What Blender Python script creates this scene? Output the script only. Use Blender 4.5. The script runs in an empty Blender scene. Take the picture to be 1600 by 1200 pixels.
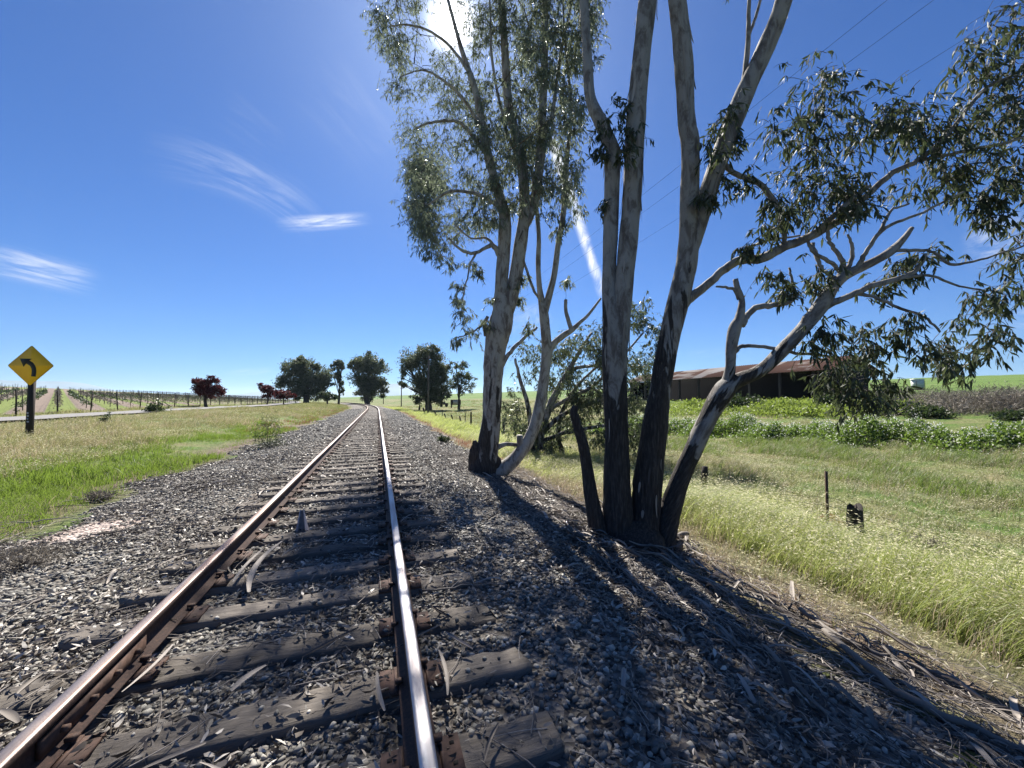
import bpy, math, random
import numpy as np
from mathutils import Vector, Matrix, Quaternion

rng = np.random.default_rng(7)
random.seed(7)
scene = bpy.context.scene
col = scene.collection
R = math.radians
PI = math.pi

# ------------------------------------------------------------------ camera frame
F = 600.0                      # focal length in pixels of the 1600 x 1200 photograph
YAW, PITCH = R(19.3), R(2.29)
CAM = np.array([0.556, 0.0, 1.34])
FWD = np.array([math.sin(YAW) * math.cos(PITCH), math.cos(YAW) * math.cos(PITCH), math.sin(PITCH)])
RGT = np.array([math.cos(YAW), -math.sin(YAW), 0.0])
UPV = np.cross(RGT, FWD)


def P(px, py, z):
    """point that stands z metres ahead of the camera in the direction of a photo pixel"""
    return CAM + z * (FWD + RGT * (px - 800) / F + UPV * (600 - py) / F)


cd = bpy.data.cameras.new('camera')
cam = bpy.data.objects.new('camera', cd)
col.objects.link(cam)
cam.location = CAM
cam.rotation_euler = Matrix((RGT, UPV, -FWD)).transposed().to_euler()
cd.sensor_width = 36
cd.lens = 36 * F / 1600
cd.clip_start = 0.05
cd.clip_end = 30000
scene.camera = cam

# ------------------------------------------------------------------ terrain
XS = [-4000, -500, -150, -112, -60, -24, -21.5, -14.5, -11, -8, -4.8, -3.6, -1.75, 1.75, 2.3, 4.6, 5.4, 8, 16, 23, 27, 33, 40, 80, 260, 420, 4000]
ZS = [-10, 4.5, 6.7, 6.2, 2.2, .42, .22, .18, .10, -.08, -.40, -.36, -.238, -.240, -.315, -.76, -.86, -1.0, -.98, -.55, -.1, .65, 1.0, 3.3, 12, 13, 0]


def off(v):
    w = np.clip(np.asarray(v, float) - 52, 0, 130)
    e = np.clip(np.asarray(v, float) - 182, 0, None)
    return -(w * w) / 1250.0 - e * 0.208


def H(u, v):
    u = np.asarray(u, float)
    v = np.asarray(v, float)
    s = u - off(v)
    z = np.interp(s, XS, ZS)
    k = np.clip((np.abs(s) - 4.2) / 6, 0, 1)
    z = z + k * (.05 * np.sin(u * .9 + 1.3) * np.sin(v * .7) + .09 * np.sin(u * .23 + v * .11) + .03 * np.sin(u * 2.1 - v * 1.7))
    kk = np.clip((np.abs(s) - 1.9) / 1.5, 0, 1)
    z = z + kk * .018 * np.sin(u * 5 + v * 3.1) * np.sin(v * 4.3 - u * 2)
    return z


def hit(px, py):
    d = P(px, py, 1.0) - CAM
    z, step = .6, .05
    last = z
    while z < 3500:
        p = CAM + d * z
        if p[2] < H(p[0], p[1]):
            a, b = last, z
            for _ in range(30):
                m = (a + b) / 2
                p = CAM + d * m
                if p[2] < H(p[0], p[1]):
                    b = m
                else:
                    a = m
            return CAM + d * b, b
        last = z
        step = max(.05, z * .01)
        z += step
    p = CAM + d * 1500
    return p, 1500


def ground(u, v):
    return np.array([u, v, float(H(u, v))])


# ------------------------------------------------------------------ mesh helpers
def mesh_np(name, verts, tris=None, quads=None, smooth=False):
    me = bpy.data.meshes.new(name)
    parts, starts, n = [], [], 0
    if tris is not None and len(tris):
        t = np.asarray(tris, np.int32)
        parts.append(t.ravel())
        starts.append(n + 3 * np.arange(len(t), dtype=np.int32))
        n += t.size
    if quads is not None and len(quads):
        q = np.asarray(quads, np.int32)
        parts.append(q.ravel())
        starts.append(n + 4 * np.arange(len(q), dtype=np.int32))
        n += q.size
    v = np.asarray(verts, np.float32)
    me.vertices.add(len(v))
    me.vertices.foreach_set('co', v.ravel())
    li = np.concatenate(parts)
    ls = np.concatenate(starts)
    me.loops.add(len(li))
    me.loops.foreach_set('vertex_index', li)
    me.polygons.add(len(ls))
    me.polygons.foreach_set('loop_start', ls)
    if smooth:
        me.polygons.foreach_set('use_smooth', np.ones(len(ls), bool))
    me.update(calc_edges=True)
    return me


class MB:
    """collects shapes and links them as ONE mesh object"""

    def __init__(self):
        self.v, self.t, self.q, self.n = [], [], [], 0

    def add(self, v, t=None, q=None):
        v = np.asarray(v, float).reshape(-1, 3)
        self.v.append(v)
        if t is not None and len(t):
            self.t.append(np.asarray(t, int).reshape(-1, 3) + self.n)
        if q is not None and len(q):
            self.q.append(np.asarray(q, int).reshape(-1, 4) + self.n)
        self.n += len(v)
        return self

    def box(self, c, s, rot=None, jit=0):
        b = np.array([[-1, -1, -1], [1, -1, -1], [1, 1, -1], [-1, 1, -1], [-1, -1, 1], [1, -1, 1], [1, 1, 1], [-1, 1, 1]], float) * .5
        v = b * np.asarray(s, float)
        if jit:
            v = v + rng.normal(0, jit, v.shape)
        if rot is not None:
            v = v @ np.asarray(rot).T
        return self.add(v + np.asarray(c, float), None, [[0, 3, 2, 1], [4, 5, 6, 7], [0, 1, 5, 4], [1, 2, 6, 5], [2, 3, 7, 6], [3, 0, 4, 7]])

    def prism(self, poly, axis_o, ax, ay, az, depth):
        """polygon in (ax, ay) coordinates extruded by depth along az"""
        n = len(poly)
        o = np.asarray(axis_o, float)
        a = np.array([o + x * np.asarray(ax) + y * np.asarray(ay) for x, y in poly])
        b = a + np.asarray(az) * depth
        c1, c2 = a.mean(0), b.mean(0)
        v = np.vstack([a, b, [c1], [c2]])
        q = [[i, (i + 1) % n, n + (i + 1) % n, n + i] for i in range(n)]
        t = [[(i + 1) % n, i, 2 * n] for i in range(n)] + [[n + i, n + (i + 1) % n, 2 * n + 1] for i in range(n)]
        return self.add(v, t, q)

    def tube(self, pts, rad, sides=8, rough=0., cap=True):
        pts = np.asarray(pts, float)
        rad = np.asarray(rad, float)
        n = len(pts)
        tan = np.gradient(pts, axis=0)
        tan /= np.linalg.norm(tan, axis=1)[:, None] + 1e-9
        ref = np.array([1., 0, 0]) if abs(tan[0][0]) < .8 else np.array([0, 1., 0])
        u = np.cross(tan[0], ref)
        u /= np.linalg.norm(u)
        ang = np.arange(sides) * 2 * PI / sides
        vs = []
        ph = rng.uniform(0, 6.28, 6)
        L = 0.
        for i in range(n):
            u = u - tan[i] * np.dot(u, tan[i])
            u /= np.linalg.norm(u) + 1e-9
            w = np.cross(tan[i], u)
            if i:
                L += np.linalg.norm(pts[i] - pts[i - 1])
            m = 1 + rough * (np.sin(ang * 2 + ph[0] + L * 1.3) + .8 * np.sin(ang * 3 + ph[1] - L * 2.1) + .5 * np.sin(ang * 5 + ph[2] + L * 4.) + .6 * math.sin(L * 3.3 + ph[3]) + .5 * math.sin(L * 7.9 + ph[4]) + rng.normal(0, .35, sides))
            vs.append(pts[i] + rad[i] * (np.cos(ang) * m)[:, None] * u + rad[i] * (np.sin(ang) * m)[:, None] * w)
        v = np.vstack(vs)
        j = np.arange(sides)
        jn = (j + 1) % sides
        q = np.vstack([np.stack([i * sides + j, i * sides + jn, (i + 1) * sides + jn, (i + 1) * sides + j], 1) for i in range(n - 1)])
        t = []
        if cap:
            v = np.vstack([v, [pts[0]], [pts[-1]]])
            a, b = n * sides, n * sides + 1
            t = np.vstack([np.stack([jn, j, np.full(sides, a)], 1), np.stack([(n - 1) * sides + j, (n - 1) * sides + jn, np.full(sides, b)], 1)])
        return self.add(v, t, q)

    def build(self, name, m, parent=None, smooth=False, loc=None):
        v = np.vstack(self.v)
        if loc is not None:
            v = v - np.asarray(loc)
        me = mesh_np(name, v, np.vstack(self.t) if self.t else None, np.vstack(self.q) if self.q else None, smooth)
        return obj(name, me, m, parent, loc if parent is None else None)


def obj(name, me, m=None, parent=None, loc=None):
    o = bpy.data.objects.new(name, me)
    col.objects.link(o)
    if m is not None:
        for x in (m if isinstance(m, (list, tuple)) else [m]):
            me.materials.append(x)
    if parent is not None:
        o.parent = parent
    if loc is not None:
        o.location = loc
    return o


def tag(o, label=None, cat=None, group=None, kind=None):
    if label:
        o['label'] = label
    if cat:
        o['category'] = cat
    if group:
        o['group'] = group
    if kind:
        o['kind'] = kind
    return o


def thing(name, label, cat, loc=(0, 0, 0), rz=0, group=None):
    o = bpy.data.objects.new(name, None)
    o.empty_display_size = .2
    col.objects.link(o)
    o.location = loc
    o.rotation_euler = (0, 0, rz)
    return tag(o, label, cat, group)


def dup(root, loc, rz=None, label=None, group=None):
    r = root.copy()
    col.objects.link(r)
    r.location = loc
    if rz is not None:
        r.rotation_euler = (0, 0, rz)
    if label:
        r['label'] = label
    if group:
        r['group'] = group
    for ch in list(root.children):
        c = ch.copy()
        col.objects.link(c)
        c.parent = r
        for g in list(ch.children):
            d = g.copy()
            col.objects.link(d)
            d.parent = c
    return r


def spline(pts, per=6):
    """Catmull-Rom through rows of any width"""
    p = np.asarray(pts, float)
    if len(p) < 3:
        t = np.linspace(0, 1, per + 1)[:, None]
        return p[0] * (1 - t) + p[1] * t
    q = np.vstack([2 * p[0] - p[1], p, 2 * p[-1] - p[-2]])
    out = []
    for i in range(1, len(q) - 2):
        for k in range(per):
            t = k / per
            a, b, c, d = q[i - 1], q[i], q[i + 1], q[i + 2]
            out.append(.5 * ((2 * b) + (-a + c) * t + (2 * a - 5 * b + 4 * c - d) * t * t + (-a + 3 * b - 3 * c + d) * t ** 3))
    out.append(p[-1])
    return np.array(out)


def unit(v):
    return v / (np.linalg.norm(v, axis=-1, keepdims=True) + 1e-9)


def rand_dirs(n):
    return unit(rng.normal(0, 1, (n, 3)))


def leaves(base, d, L, W, fold=.25, six=True):
    """lance shaped leaves: base points, directions, lengths, widths -> verts, tris, quads"""
    n = len(base)
    d = unit(d)
    r = rand_dirs(n)
    side = unit(np.cross(d, r))
    nor = np.cross(d, side)
    L = np.broadcast_to(L, (n,))[:, None]
    W = np.broadcast_to(W, (n,))[:, None]
    cur = rng.uniform(-.22, .22, (n, 1)) * L
    if six:
        a = base
        m1 = base + d * L * .3 + nor * cur * .5
        m2 = base + d * L * .68 + nor * cur * .6
        tip = base + d * L
        v = np.stack([a, m1 - side * W * .5 + nor * W * fold, m1 + side * W * .5 + nor * W * fold, m2 - side * W * .36 + nor * W * fold, m2 + side * W * .36 + nor * W * fold, tip], 1).reshape(-1, 3)
        k = np.arange(n)[:, None] * 6
        t = np.vstack([k + [0, 2, 1], k + [3, 4, 5]])
        q = k + [1, 2, 4, 3]
        return v, t, q
    m1 = base + d * L * .42 + nor * cur * .6
    v = np.stack([base, m1 - side * W * .5, m1 + side * W * .5, base + d * L], 1).reshape(-1, 3)
    k = np.arange(n)[:, None] * 4
    return v, np.vstack([k + [0, 2, 1], k + [1, 2, 3]]), None


def strips(pts, rad, sides=3):
    """many thin tubes at once: pts (N, K, 3), rad (N, K)"""
    n, K = pts.shape[:2]
    tan = unit(np.gradient(pts, axis=1))
    ref = np.where(np.abs(tan[..., 2:3]) > .8, np.array([1., 0, 0]), np.array([0, 0, 1.]))
    u = unit(np.cross(tan, ref))
    w = np.cross(tan, u)
    ang = np.arange(sides) * 2 * PI / sides
    v = pts[:, :, None, :] + rad[:, :, None, None] * (np.cos(ang)[None, None, :, None] * u[:, :, None, :] + np.sin(ang)[None, None, :, None] * w[:, :, None, :])
    v = v.reshape(-1, 3)
    b = (np.arange(n)[:, None, None] * K + np.arange(K - 1)[None, :, None]) * sides
    j = np.arange(sides)[None, None, :]
    jn = (j + 1) % sides
    q = np.stack([b + j, b + jn, b + sides + jn, b + sides + j], -1).reshape(-1, 4)
    return v, q


def blades(base, h, w, lean, bend=1.):
    """grass blades: base (N,3), height (N,), width (N,), lean (N,2) horizontal tip shift as a share of height"""
    n = len(base)
    a = rng.uniform(0, PI, n)
    side = np.stack([np.cos(a), np.sin(a), np.zeros(n)], 1) * w[:, None] * .5
    ln = np.concatenate([lean * h[:, None], np.zeros((n, 1))], 1)
    up = np.array([0, 0, 1.])
    m1 = base + up * h[:, None] * .4 + ln * .18 * bend
    m2 = base + up * h[:, None] * .76 + ln * .55 * bend
    tip = base + up * h[:, None] * .97 + ln * 1.05
    v = np.stack([base - side, base + side, m1 - side * .8, m1 + side * .8, m2 - side * .5, m2 + side * .5, tip], 1).reshape(-1, 3)
    k = np.arange(n)[:, None] * 7
    return v, k + [4, 5, 6], np.vstack([k + [0, 1, 3, 2], k + [2, 3, 5, 4]]), tip


# ------------------------------------------------------------------ materials
class Mat:
    def __init__(self, name):
        self.m = bpy.data.materials.new(name)
        self.m.use_nodes = True
        self.nt = self.m.node_tree
        self.b = self.nt.nodes['Principled BSDF']
        self.out = self.nt.nodes['Material Output']

    def n(self, typ, **kw):
        nd = self.nt.nodes.new('ShaderNode' + typ)
        for k, v in kw.items():
            if hasattr(nd, k) and k not in ('Scale',):
                setattr(nd, k, v)
            else:
                nd.inputs[k].default_value = v
        return nd

    def l(self, a, b):
        self.nt.links.new(a, b)

    rot = None

    def coord(self, scale=(1, 1, 1), kind='Object'):
        tc = self.n('TexCoord')
        src = tc.outputs[kind]
        if self.rot is not None:
            m0 = self.n('Mapping')
            m0.inputs['Rotation'].default_value = self.rot
            self.l(src, m0.inputs['Vector'])
            src = m0.outputs['Vector']
        mp = self.n('Mapping')
        mp.inputs['Scale'].default_value = scale
        self.l(src, mp.inputs['Vector'])
        return mp.outputs['Vector']

    def noise(self, vec, scale, detail=4, rough=.55, dist=0.):
        t = self.n('TexNoise')
        t.inputs['Scale'].default_value = scale
        t.inputs['Detail'].default_value = detail
        t.inputs['Roughness'].default_value = rough
        t.inputs['Distortion'].default_value = dist
        self.l(vec, t.inputs['Vector'])
        return t.outputs['Fac']

    def ramp(self, fac, stops, interp='LINEAR'):
        r = self.n('ValToRGB')
        r.color_ramp.interpolation = interp
        el = r.color_ramp.elements
        while len(el) < len(stops):
            el.new(.5)
        for e, (p, c) in zip(el, stops):
            e.position = p
            c = c if isinstance(c, (tuple, list)) else (c, c, c)
            e.color = (*c[:3], 1)
        self.l(fac, r.inputs['Fac'])
        return r.outputs['Color']

    def mix(self, fac, a, b, mode='MIX'):
        x = self.n('Mix', data_type='RGBA', blend_type=mode)
        for k_, s, val in ((0, x.inputs[0], fac), (1, x.inputs[6], a), (2, x.inputs[7], b)):
            if isinstance(val, bpy.types.NodeSocket):
                self.l(val, s)
            elif k_ == 0:
                s.default_value = val
            else:
                s.default_value = (*val[:3], 1)
        return x.outputs[2]

    def math(self, op, a, b=None, c=None, clamp=False):
        x = self.n('Math', operation=op, use_clamp=clamp)
        for i, val in enumerate((a, b, c)):
            if val is None:
                continue
            if isinstance(val, bpy.types.NodeSocket):
                self.l(val, x.inputs[i])
            else:
                x.inputs[i].default_value = val
        return x.outputs[0]

    def island(self):
        return self.n('NewGeometry').outputs['Random Per Island']

    def bump(self, h, strength=.5, dist=.02):
        b = self.n('Bump')
        b.inputs['Strength'].default_value = strength
        b.inputs['Distance'].default_value = dist
        self.l(h, b.inputs['Height'])
        self.l(b.outputs['Normal'], self.b.inputs['Normal'])

    def base(self, c):
        if isinstance(c, bpy.types.NodeSocket):
            self.l(c, self.b.inputs['Base Color'])
        else:
            self.b.inputs['Base Color'].default_value = (*c, 1)
        return self

    def pr(self, rough=None, metal=None, spec=None):
        if rough is not None:
            if isinstance(rough, bpy.types.NodeSocket):
                self.l(rough, self.b.inputs['Roughness'])
            else:
                self.b.inputs['Roughness'].default_value = rough
        if metal is not None:
            if isinstance(metal, bpy.types.NodeSocket):
                self.l(metal, self.b.inputs['Metallic'])
            else:
                self.b.inputs['Metallic'].default_value = metal
        if spec is not None:
            self.b.inputs['Specular IOR Level'].default_value = spec
        return self

    def translucent(self, colr, fac):
        """leaf: part of the light goes through"""
        t = self.n('BsdfTranslucent')
        if isinstance(colr, bpy.types.NodeSocket):
            self.l(colr, t.inputs['Color'])
        else:
            t.inputs['Color'].default_value = (*colr, 1)
        mx = self.n('MixShader')
        mx.inputs[0].default_value = fac
        self.l(self.b.outputs[0], mx.inputs[1])
        self.l(t.outputs[0], mx.inputs[2])
        self.l(mx.outputs[0], self.out.inputs['Surface'])
        return self


def leaf_mat(name, c1, c2, tr, fac=.35, rough=.45, spec=.5):
    a = Mat(name)
    c = a.ramp(a.island(), [(0, c1), (1, c2)])
    a.base(c).pr(rough, spec=spec)
    tc = a.mix(.6, c, tr)
    a.translucent(tc, fac)
    return a.m


def plain(name, c, rough=.8, spec=.3, var=.25, scale=6, metal=0):
    a = Mat(name)
    f = a.noise(a.coord(), scale, 5)
    d = tuple(x * (1 - var) for x in c)
    e = tuple(min(1, x * (1 + var)) for x in c)
    a.base(a.ramp(f, [(.3, d), (.7, e)])).pr(rough, metal, spec)
    a.bump(f, .3, .01)
    return a.m


# bark of the gum trees: dark rough bark on the lower trunk, peeling to smooth pale bark
def bark(name, z0, z1, dark=(.052, .045, .04), pale=(.25, .235, .215), mid=(.145, .126, .112), lean=0.):
    a = Mat(name)
    if lean:
        a.rot = Matrix.Rotation(-lean, 3, Vector((math.sin(YAW), math.cos(YAW), 0))).to_euler()
    v = a.coord((1, 1, .22))
    v2 = a.coord((1, 1, .12))
    sep = a.n('SeparateXYZ')
    a.l(a.coord(), sep.inputs[0])
    hz = a.math('DIVIDE', a.math('SUBTRACT', sep.outputs['Z'], z0), z1 - z0)
    big = a.noise(v, 5, 5, .6, .6)
    k = a.math('ADD', hz, a.math('MULTIPLY', a.math('SUBTRACT', big, .5), 2.8))
    k = a.ramp(k, [(.46, 0.), (.54, 1.)])
    streak = a.noise(v2, 42, 8, .72)
    d = a.ramp(streak, [(.3, tuple(x * .45 for x in dark)), (.5, dark), (.72, tuple(x * 2.6 for x in dark))])
    pn = a.noise(a.coord((1, 1, .4)), 9, 8, .68, .5)
    p = a.ramp(pn, [(.3, tuple(x * .55 for x in mid)), (.42, mid), (.52, pale), (.75, tuple(min(1, x * 1.2) for x in pale))])
    a.base(a.mix(k, d, p)).pr(.8, spec=.25)
    hb = a.math('MULTIPLY', streak, a.math('SUBTRACT', 1.25, k))
    a.bump(a.math('ADD', hb, a.math('MULTIPLY', pn, .3)), 1., .04)
    return a.m


def wood(name, c, axis=0, sc=1.):
    a = Mat(name)
    s = [14, 14, 14]
    s[axis] = 1.0
    g = a.noise(a.coord(tuple(x * sc for x in s)), 3, 8, .7, .3)
    big = a.noise(a.coord((1.5, 1.5, 1.5)), 2, 3)
    oi = a.n('ObjectInfo')
    cc = a.ramp(g, [(.25, tuple(x * .22 for x in c)), (.45, tuple(x * .8 for x in c)), (.6, c), (.8, tuple(x * 1.5 for x in c))])
    cc = a.mix(a.math('MULTIPLY', big, .45), cc, tuple(x * .35 for x in c))
    hs = a.n('HueSaturation')
    a.l(cc, hs.inputs['Color'])
    a.l(a.math('ADD', a.math('MULTIPLY', oi.outputs['Random'], .7), .65), hs.inputs['Value'])
    a.base(hs.outputs[0]).pr(.85, spec=.25)
    a.bump(g, .9, .012)
    return a.m


MT = {}
MT['bark_big'] = bark('gum_bark_near', 1.45, 3.9)
MT['bark_lean'] = bark('gum_bark_leaning', .75, 3.6, lean=R(30))
MT['bark_limb'] = bark('gum_bark_limb', -2.5, 1.)
MT['bark_mid'] = bark('gum_bark_mid', -.5, 2.9, pale=(.33, .31, .28), mid=(.18, .15, .13))
MT['bark_pale'] = bark('gum_bark_pale', -2.2, .0, pale=(.34, .32, .285), mid=(.185, .16, .135))
MT['bark_dark'] = bark('dark_bark', 20, 40, dark=(.06, .048, .04))
MT['twig'] = plain('twig_bark', (.09, .075, .065), .8)
MT['leaf_big'] = leaf_mat('gum_leaf_near', (.028, .04, .025), (.085, .10, .068), (.14, .18, .06), .25, .6, .25)
MT['leaf_mid'] = leaf_mat('gum_leaf_mid', (.065, .085, .06), (.165, .185, .14), (.28, .33, .20), .46, .42, .5)
MT['leaf_shrub'] = leaf_mat('gum_leaf_shrub', (.05, .07, .04), (.12, .14, .08), (.16, .20, .08), .38, .42, .5)
MT['leaf_far'] = leaf_mat('far_leaf', (.03, .042, .026), (.12, .135, .075), (.15, .18, .07), .36, .5, .4)
MT['leaf_red'] = leaf_mat('plum_leaf', (.045, .010, .012), (.11, .022, .022), (.16, .03, .025), .30, .5, .3)
MT['leaf_bush'] = leaf_mat('bush_leaf', (.022, .034, .018), (.06, .085, .035), (.09, .14, .03), .25, .5, .3)
MT['leaf_weed'] = leaf_mat('weed_leaf', (.05, .10, .018), (.15, .21, .045), (.22, .33, .055), .4, .5, .3)
MT['leaf_lime'] = leaf_mat('lime_weed_leaf', (.12, .17, .03), (.24, .30, .06), (.32, .42, .07), .4, .5, .3)
MT['petal'] = leaf_mat('white_petal', (.72, .72, .66), (.85, .84, .78), (.85, .85, .8), .4, .7, .2)
MT['grass_green'] = leaf_mat('fresh_grass', (.06, .11, .018), (.15, .20, .045), (.25, .36, .05), .45, .5, .35)
MT['grass_mix'] = leaf_mat('meadow_grass', (.09, .115, .035), (.28, .25, .125), (.32, .33, .12), .45, .5, .35)
MT['grass_tall'] = leaf_mat('tall_grass', (.12, .17, .025), (.34, .38, .12), (.54, .60, .18), .55, .45, .4)
MT['grass_dry'] = leaf_mat('dry_grass', (.26, .20, .13), (.48, .40, .29), (.50, .40, .26), .4, .6, .3)
MT['seed'] = leaf_mat('seed_heads', (.42, .38, .24), (.70, .66, .48), (.75, .70, .48), .5, .5, .4)
MT['rust_weed'] = leaf_mat('rust_weed', (.16, .07, .045), (.32, .17, .11), (.34, .16, .09), .35, .6, .3)
MT['dead_brush'] = leaf_mat('dead_brush', (.08, .072, .06), (.30, .265, .22), (.2, .17, .13), .15, .8, .2)
a = Mat('fallen_leaf')
a.base(a.ramp(a.island(), [(0, (.05, .041, .034)), (.5, (.14, .118, .098)), (.8, (.28, .245, .205)), (1, (.56, .51, .44))])).pr(.5, spec=.4)
MT['litter'] = a.m
MT['barkstrip'] = leaf_mat('bark_strip', (.06, .05, .042), (.42, .37, .32), (.2, .15, .1), .05, .7, .3)
MT['tie'] = wood('sleeper_wood', (.19, .165, .14), 0)
MT['post'] = wood('weathered_post_wood', (.12, .10, .085), 2)
MT['post_dark'] = wood('dark_post_wood', (.045, .038, .034), 2)
MT['steel_rust'] = plain('rusty_steel', (.085, .05, .036), .75, .3, .5, 20)
MT['wire'] = plain('dark_wire', (.02, .02, .02), .9, .1, .1, 4)
MT['plate_hole'] = plain('spike_hole', (.01, .008, .007), .9)


def rail_mat(name, s1, s2, r1, r2):
    a = Mat(name)
    geo = a.n('NewGeometry')
    sep = a.n('SeparateXYZ')
    a.l(geo.outputs['Normal'], sep.inputs[0])
    pos = a.n('SeparateXYZ')
    a.l(geo.outputs['Position'], pos.inputs[0])
    top = a.math('MULTIPLY', a.math('GREATER_THAN', sep.outputs['Z'], .6), a.math('GREATER_THAN', pos.outputs['Z'], -.022))
    n1 = a.noise(a.coord((6, .35, 6)), 3, 6, .6)
    n2 = a.noise(a.coord(), 60, 6, .7)
    rust = a.ramp(n2, [(.3, (.022, .013, .010)), (.55, (.06, .032, .023)), (.75, (.12, .065, .042))])
    steel = a.ramp(n1, [(.35, s1), (.6, s2)])
    a.base(a.mix(top, rust, steel))
    a.pr(a.mix(top, (.8, .8, .8), a.ramp(n1, [(.3, r1), (.7, r2)])), a.math('MULTIPLY', top, .9), .4)
    a.bump(n2, .25, .004)
    return a.m


MT['rail'] = rail_mat('rail_steel', (.30, .26, .25), (.40, .39, .40), .58, .42)
MT['rail_dull'] = rail_mat('dull_rail_steel', (.17, .105, .08), (.30, .25, .225), .6, .45)


def stone_mat():
    a = Mat('ballast_stone')
    i = a.island()
    n = a.noise(a.coord(), 70, 4)
    c = a.ramp(i, [(0, (.07, .067, .06)), (.35, (.155, .149, .132)), (.6, (.23, .22, .192)), (.85, (.36, .338, .29)), (1, (.55, .515, .45))])
    a.base(a.mix(a.math('MULTIPLY', n, .35), c, (.07, .065, .06))).pr(.75, spec=.4)
    return a.m


MT['stone'] = stone_mat()


def bed_mat():
    a = Mat('ballast_bed')
    v = a.n('TexVoronoi')
    v.inputs['Scale'].default_value = 26
    a.l(a.coord(), v.inputs['Vector'])
    n = a.noise(a.coord(), 1.1, 5)
    c = a.ramp(v.outputs['Color'], [(.1, (.05, .047, .043)), (.5, (.13, .122, .108)), (.9, (.25, .232, .205))])
    c2 = a.ramp(v.outputs['Color'], [(.1, (.06, .05, .042)), (.6, (.15, .127, .105)), (.9, (.26, .22, .185))])
    cc = a.mix(a.ramp(n, [(.4, 0.), (.65, 1.)]), c, c2)
    du = a.n('Attribute', attribute_name='dust')
    k = a.math('ADD', du.outputs['Fac'], a.math('MULTIPLY', a.math('SUBTRACT', a.noise(a.coord(), 7, 5), .5), .7))
    a.base(a.mix(a.ramp(k, [(.4, 0.), (.6, 1.)]), cc, a.ramp(a.noise(a.coord(), 40, 4), [(.3, (.36, .28, .24)), (.7, (.56, .47, .42))]))).pr(.9, spec=.2)
    a.bump(v.outputs['Distance'], 1., .03)
    return a.m


MT['bed'] = bed_mat()


def ground_mat():
    a = Mat('ground_soil_and_grass')
    geo = a.n('NewGeometry')
    pos = a.n('SeparateXYZ')
    a.l(geo.outputs['Position'], pos.inputs[0])
    att = a.n('Attribute', attribute_name='lateral')
    s = att.outputs['Fac']
    X, Y = pos.outputs['X'], pos.outputs['Y']
    co = a.coord()
    fine = a.noise(co, 9, 6, .65)
    med = a.noise(co, .9, 5, .6)
    big = a.noise(co, .06, 5, .55)
    green = a.ramp(fine, [(.3, (.035, .07, .012)), (.55, (.09, .15, .03)), (.75, (.17, .20, .06))])
    dry = a.ramp(fine, [(.3, (.10, .09, .045)), (.6, (.24, .21, .11)), (.8, (.38, .34, .22))])
    meadow = a.mix(a.ramp(a.math('ADD', a.math('MULTIPLY', med, .5), a.math('MULTIPLY', big, .5)), [(.42, 0.), (.58, 1.)]), green, dry)
    # right hand crop field, beyond the barn
    crop = a.ramp(a.noise(a.coord((.4, .02, 1)), 1., 4), [(.35, (.075, .13, .025)), (.6, (.11, .17, .04)), (.8, (.17, .19, .07))])
    rf = a.ramp(s, [(0, 0.), (1, 1.)])
    k_right = a.math('MULTIPLY', a.math('SUBTRACT', a.math('ADD', s, a.math('MULTIPLY', med, 14)), 50), .06, clamp=True)
    c = a.mix(k_right, meadow, crop)
    # vineyard on the left hill: lanes of tilled earth and of grass between the rows
    q = a.math('ADD', a.math('MULTIPLY', X, .8616), a.math('MULTIPLY', Y, .5075))
    ph = a.math('FRACT', a.math('DIVIDE', a.math('ADD', q, a.math('MULTIPLY', fine, .25)), 3.66))
    lane = a.ramp(ph, [(.47, 0.), (.53, 1.)])
    tilled = a.ramp(fine, [(.3, (.13, .10, .08)), (.7, (.25, .20, .165))])
    lanegrass = a.ramp(fine, [(.3, (.09, .13, .03)), (.7, (.20, .23, .07))])
    vin = a.mix(lane, lanegrass, tilled)
    k_left = a.math('MULTIPLY', a.math('SUBTRACT', -22.8, a.math('ADD', s, a.math('MULTIPLY', med, 1.2))), 1.2, clamp=True)
    c = a.mix(k_left, c, vin)
    # bare brown earth along the foot of the bank
    d1 = a.math('SUBTRACT', 1.0, a.math('MULTIPLY', a.math('ABSOLUTE', a.math('SUBTRACT', s, 4.6)), .7), clamp=True)
    d2 = a.math('SUBTRACT', 1.0, a.math('MULTIPLY', a.math('ABSOLUTE', a.math('ADD', s, 4.3)), .9), clamp=True)
    soil = a.ramp(fine, [(.3, (.075, .058, .045)), (.7, (.22, .16, .125))])
    c = a.mix(a.math('MAXIMUM', d1, d2), c, soil)
    a.base(c).pr(.95, spec=.15)
    a.bump(fine, 1., .08)
    return a.m


MT['ground'] = ground_mat()


# ------------------------------------------------------------------ the setting: ground, ballast bed, road
def grid(us, vs, zfun):
    uu, vv = np.meshgrid(us, vs)
    ou = uu + off(vv)
    z = zfun(ou, vv, uu)
    v = np.stack([ou, vv, z], -1).reshape(-1, 3)
    nu, nv = len(us), len(vs)
    i = (np.arange(nv - 1)[:, None] * nu + np.arange(nu - 1)[None, :]).ravel()
    return v, np.stack([i, i + 1, i + nu + 1, i + nu], 1), uu.ravel()


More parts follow.
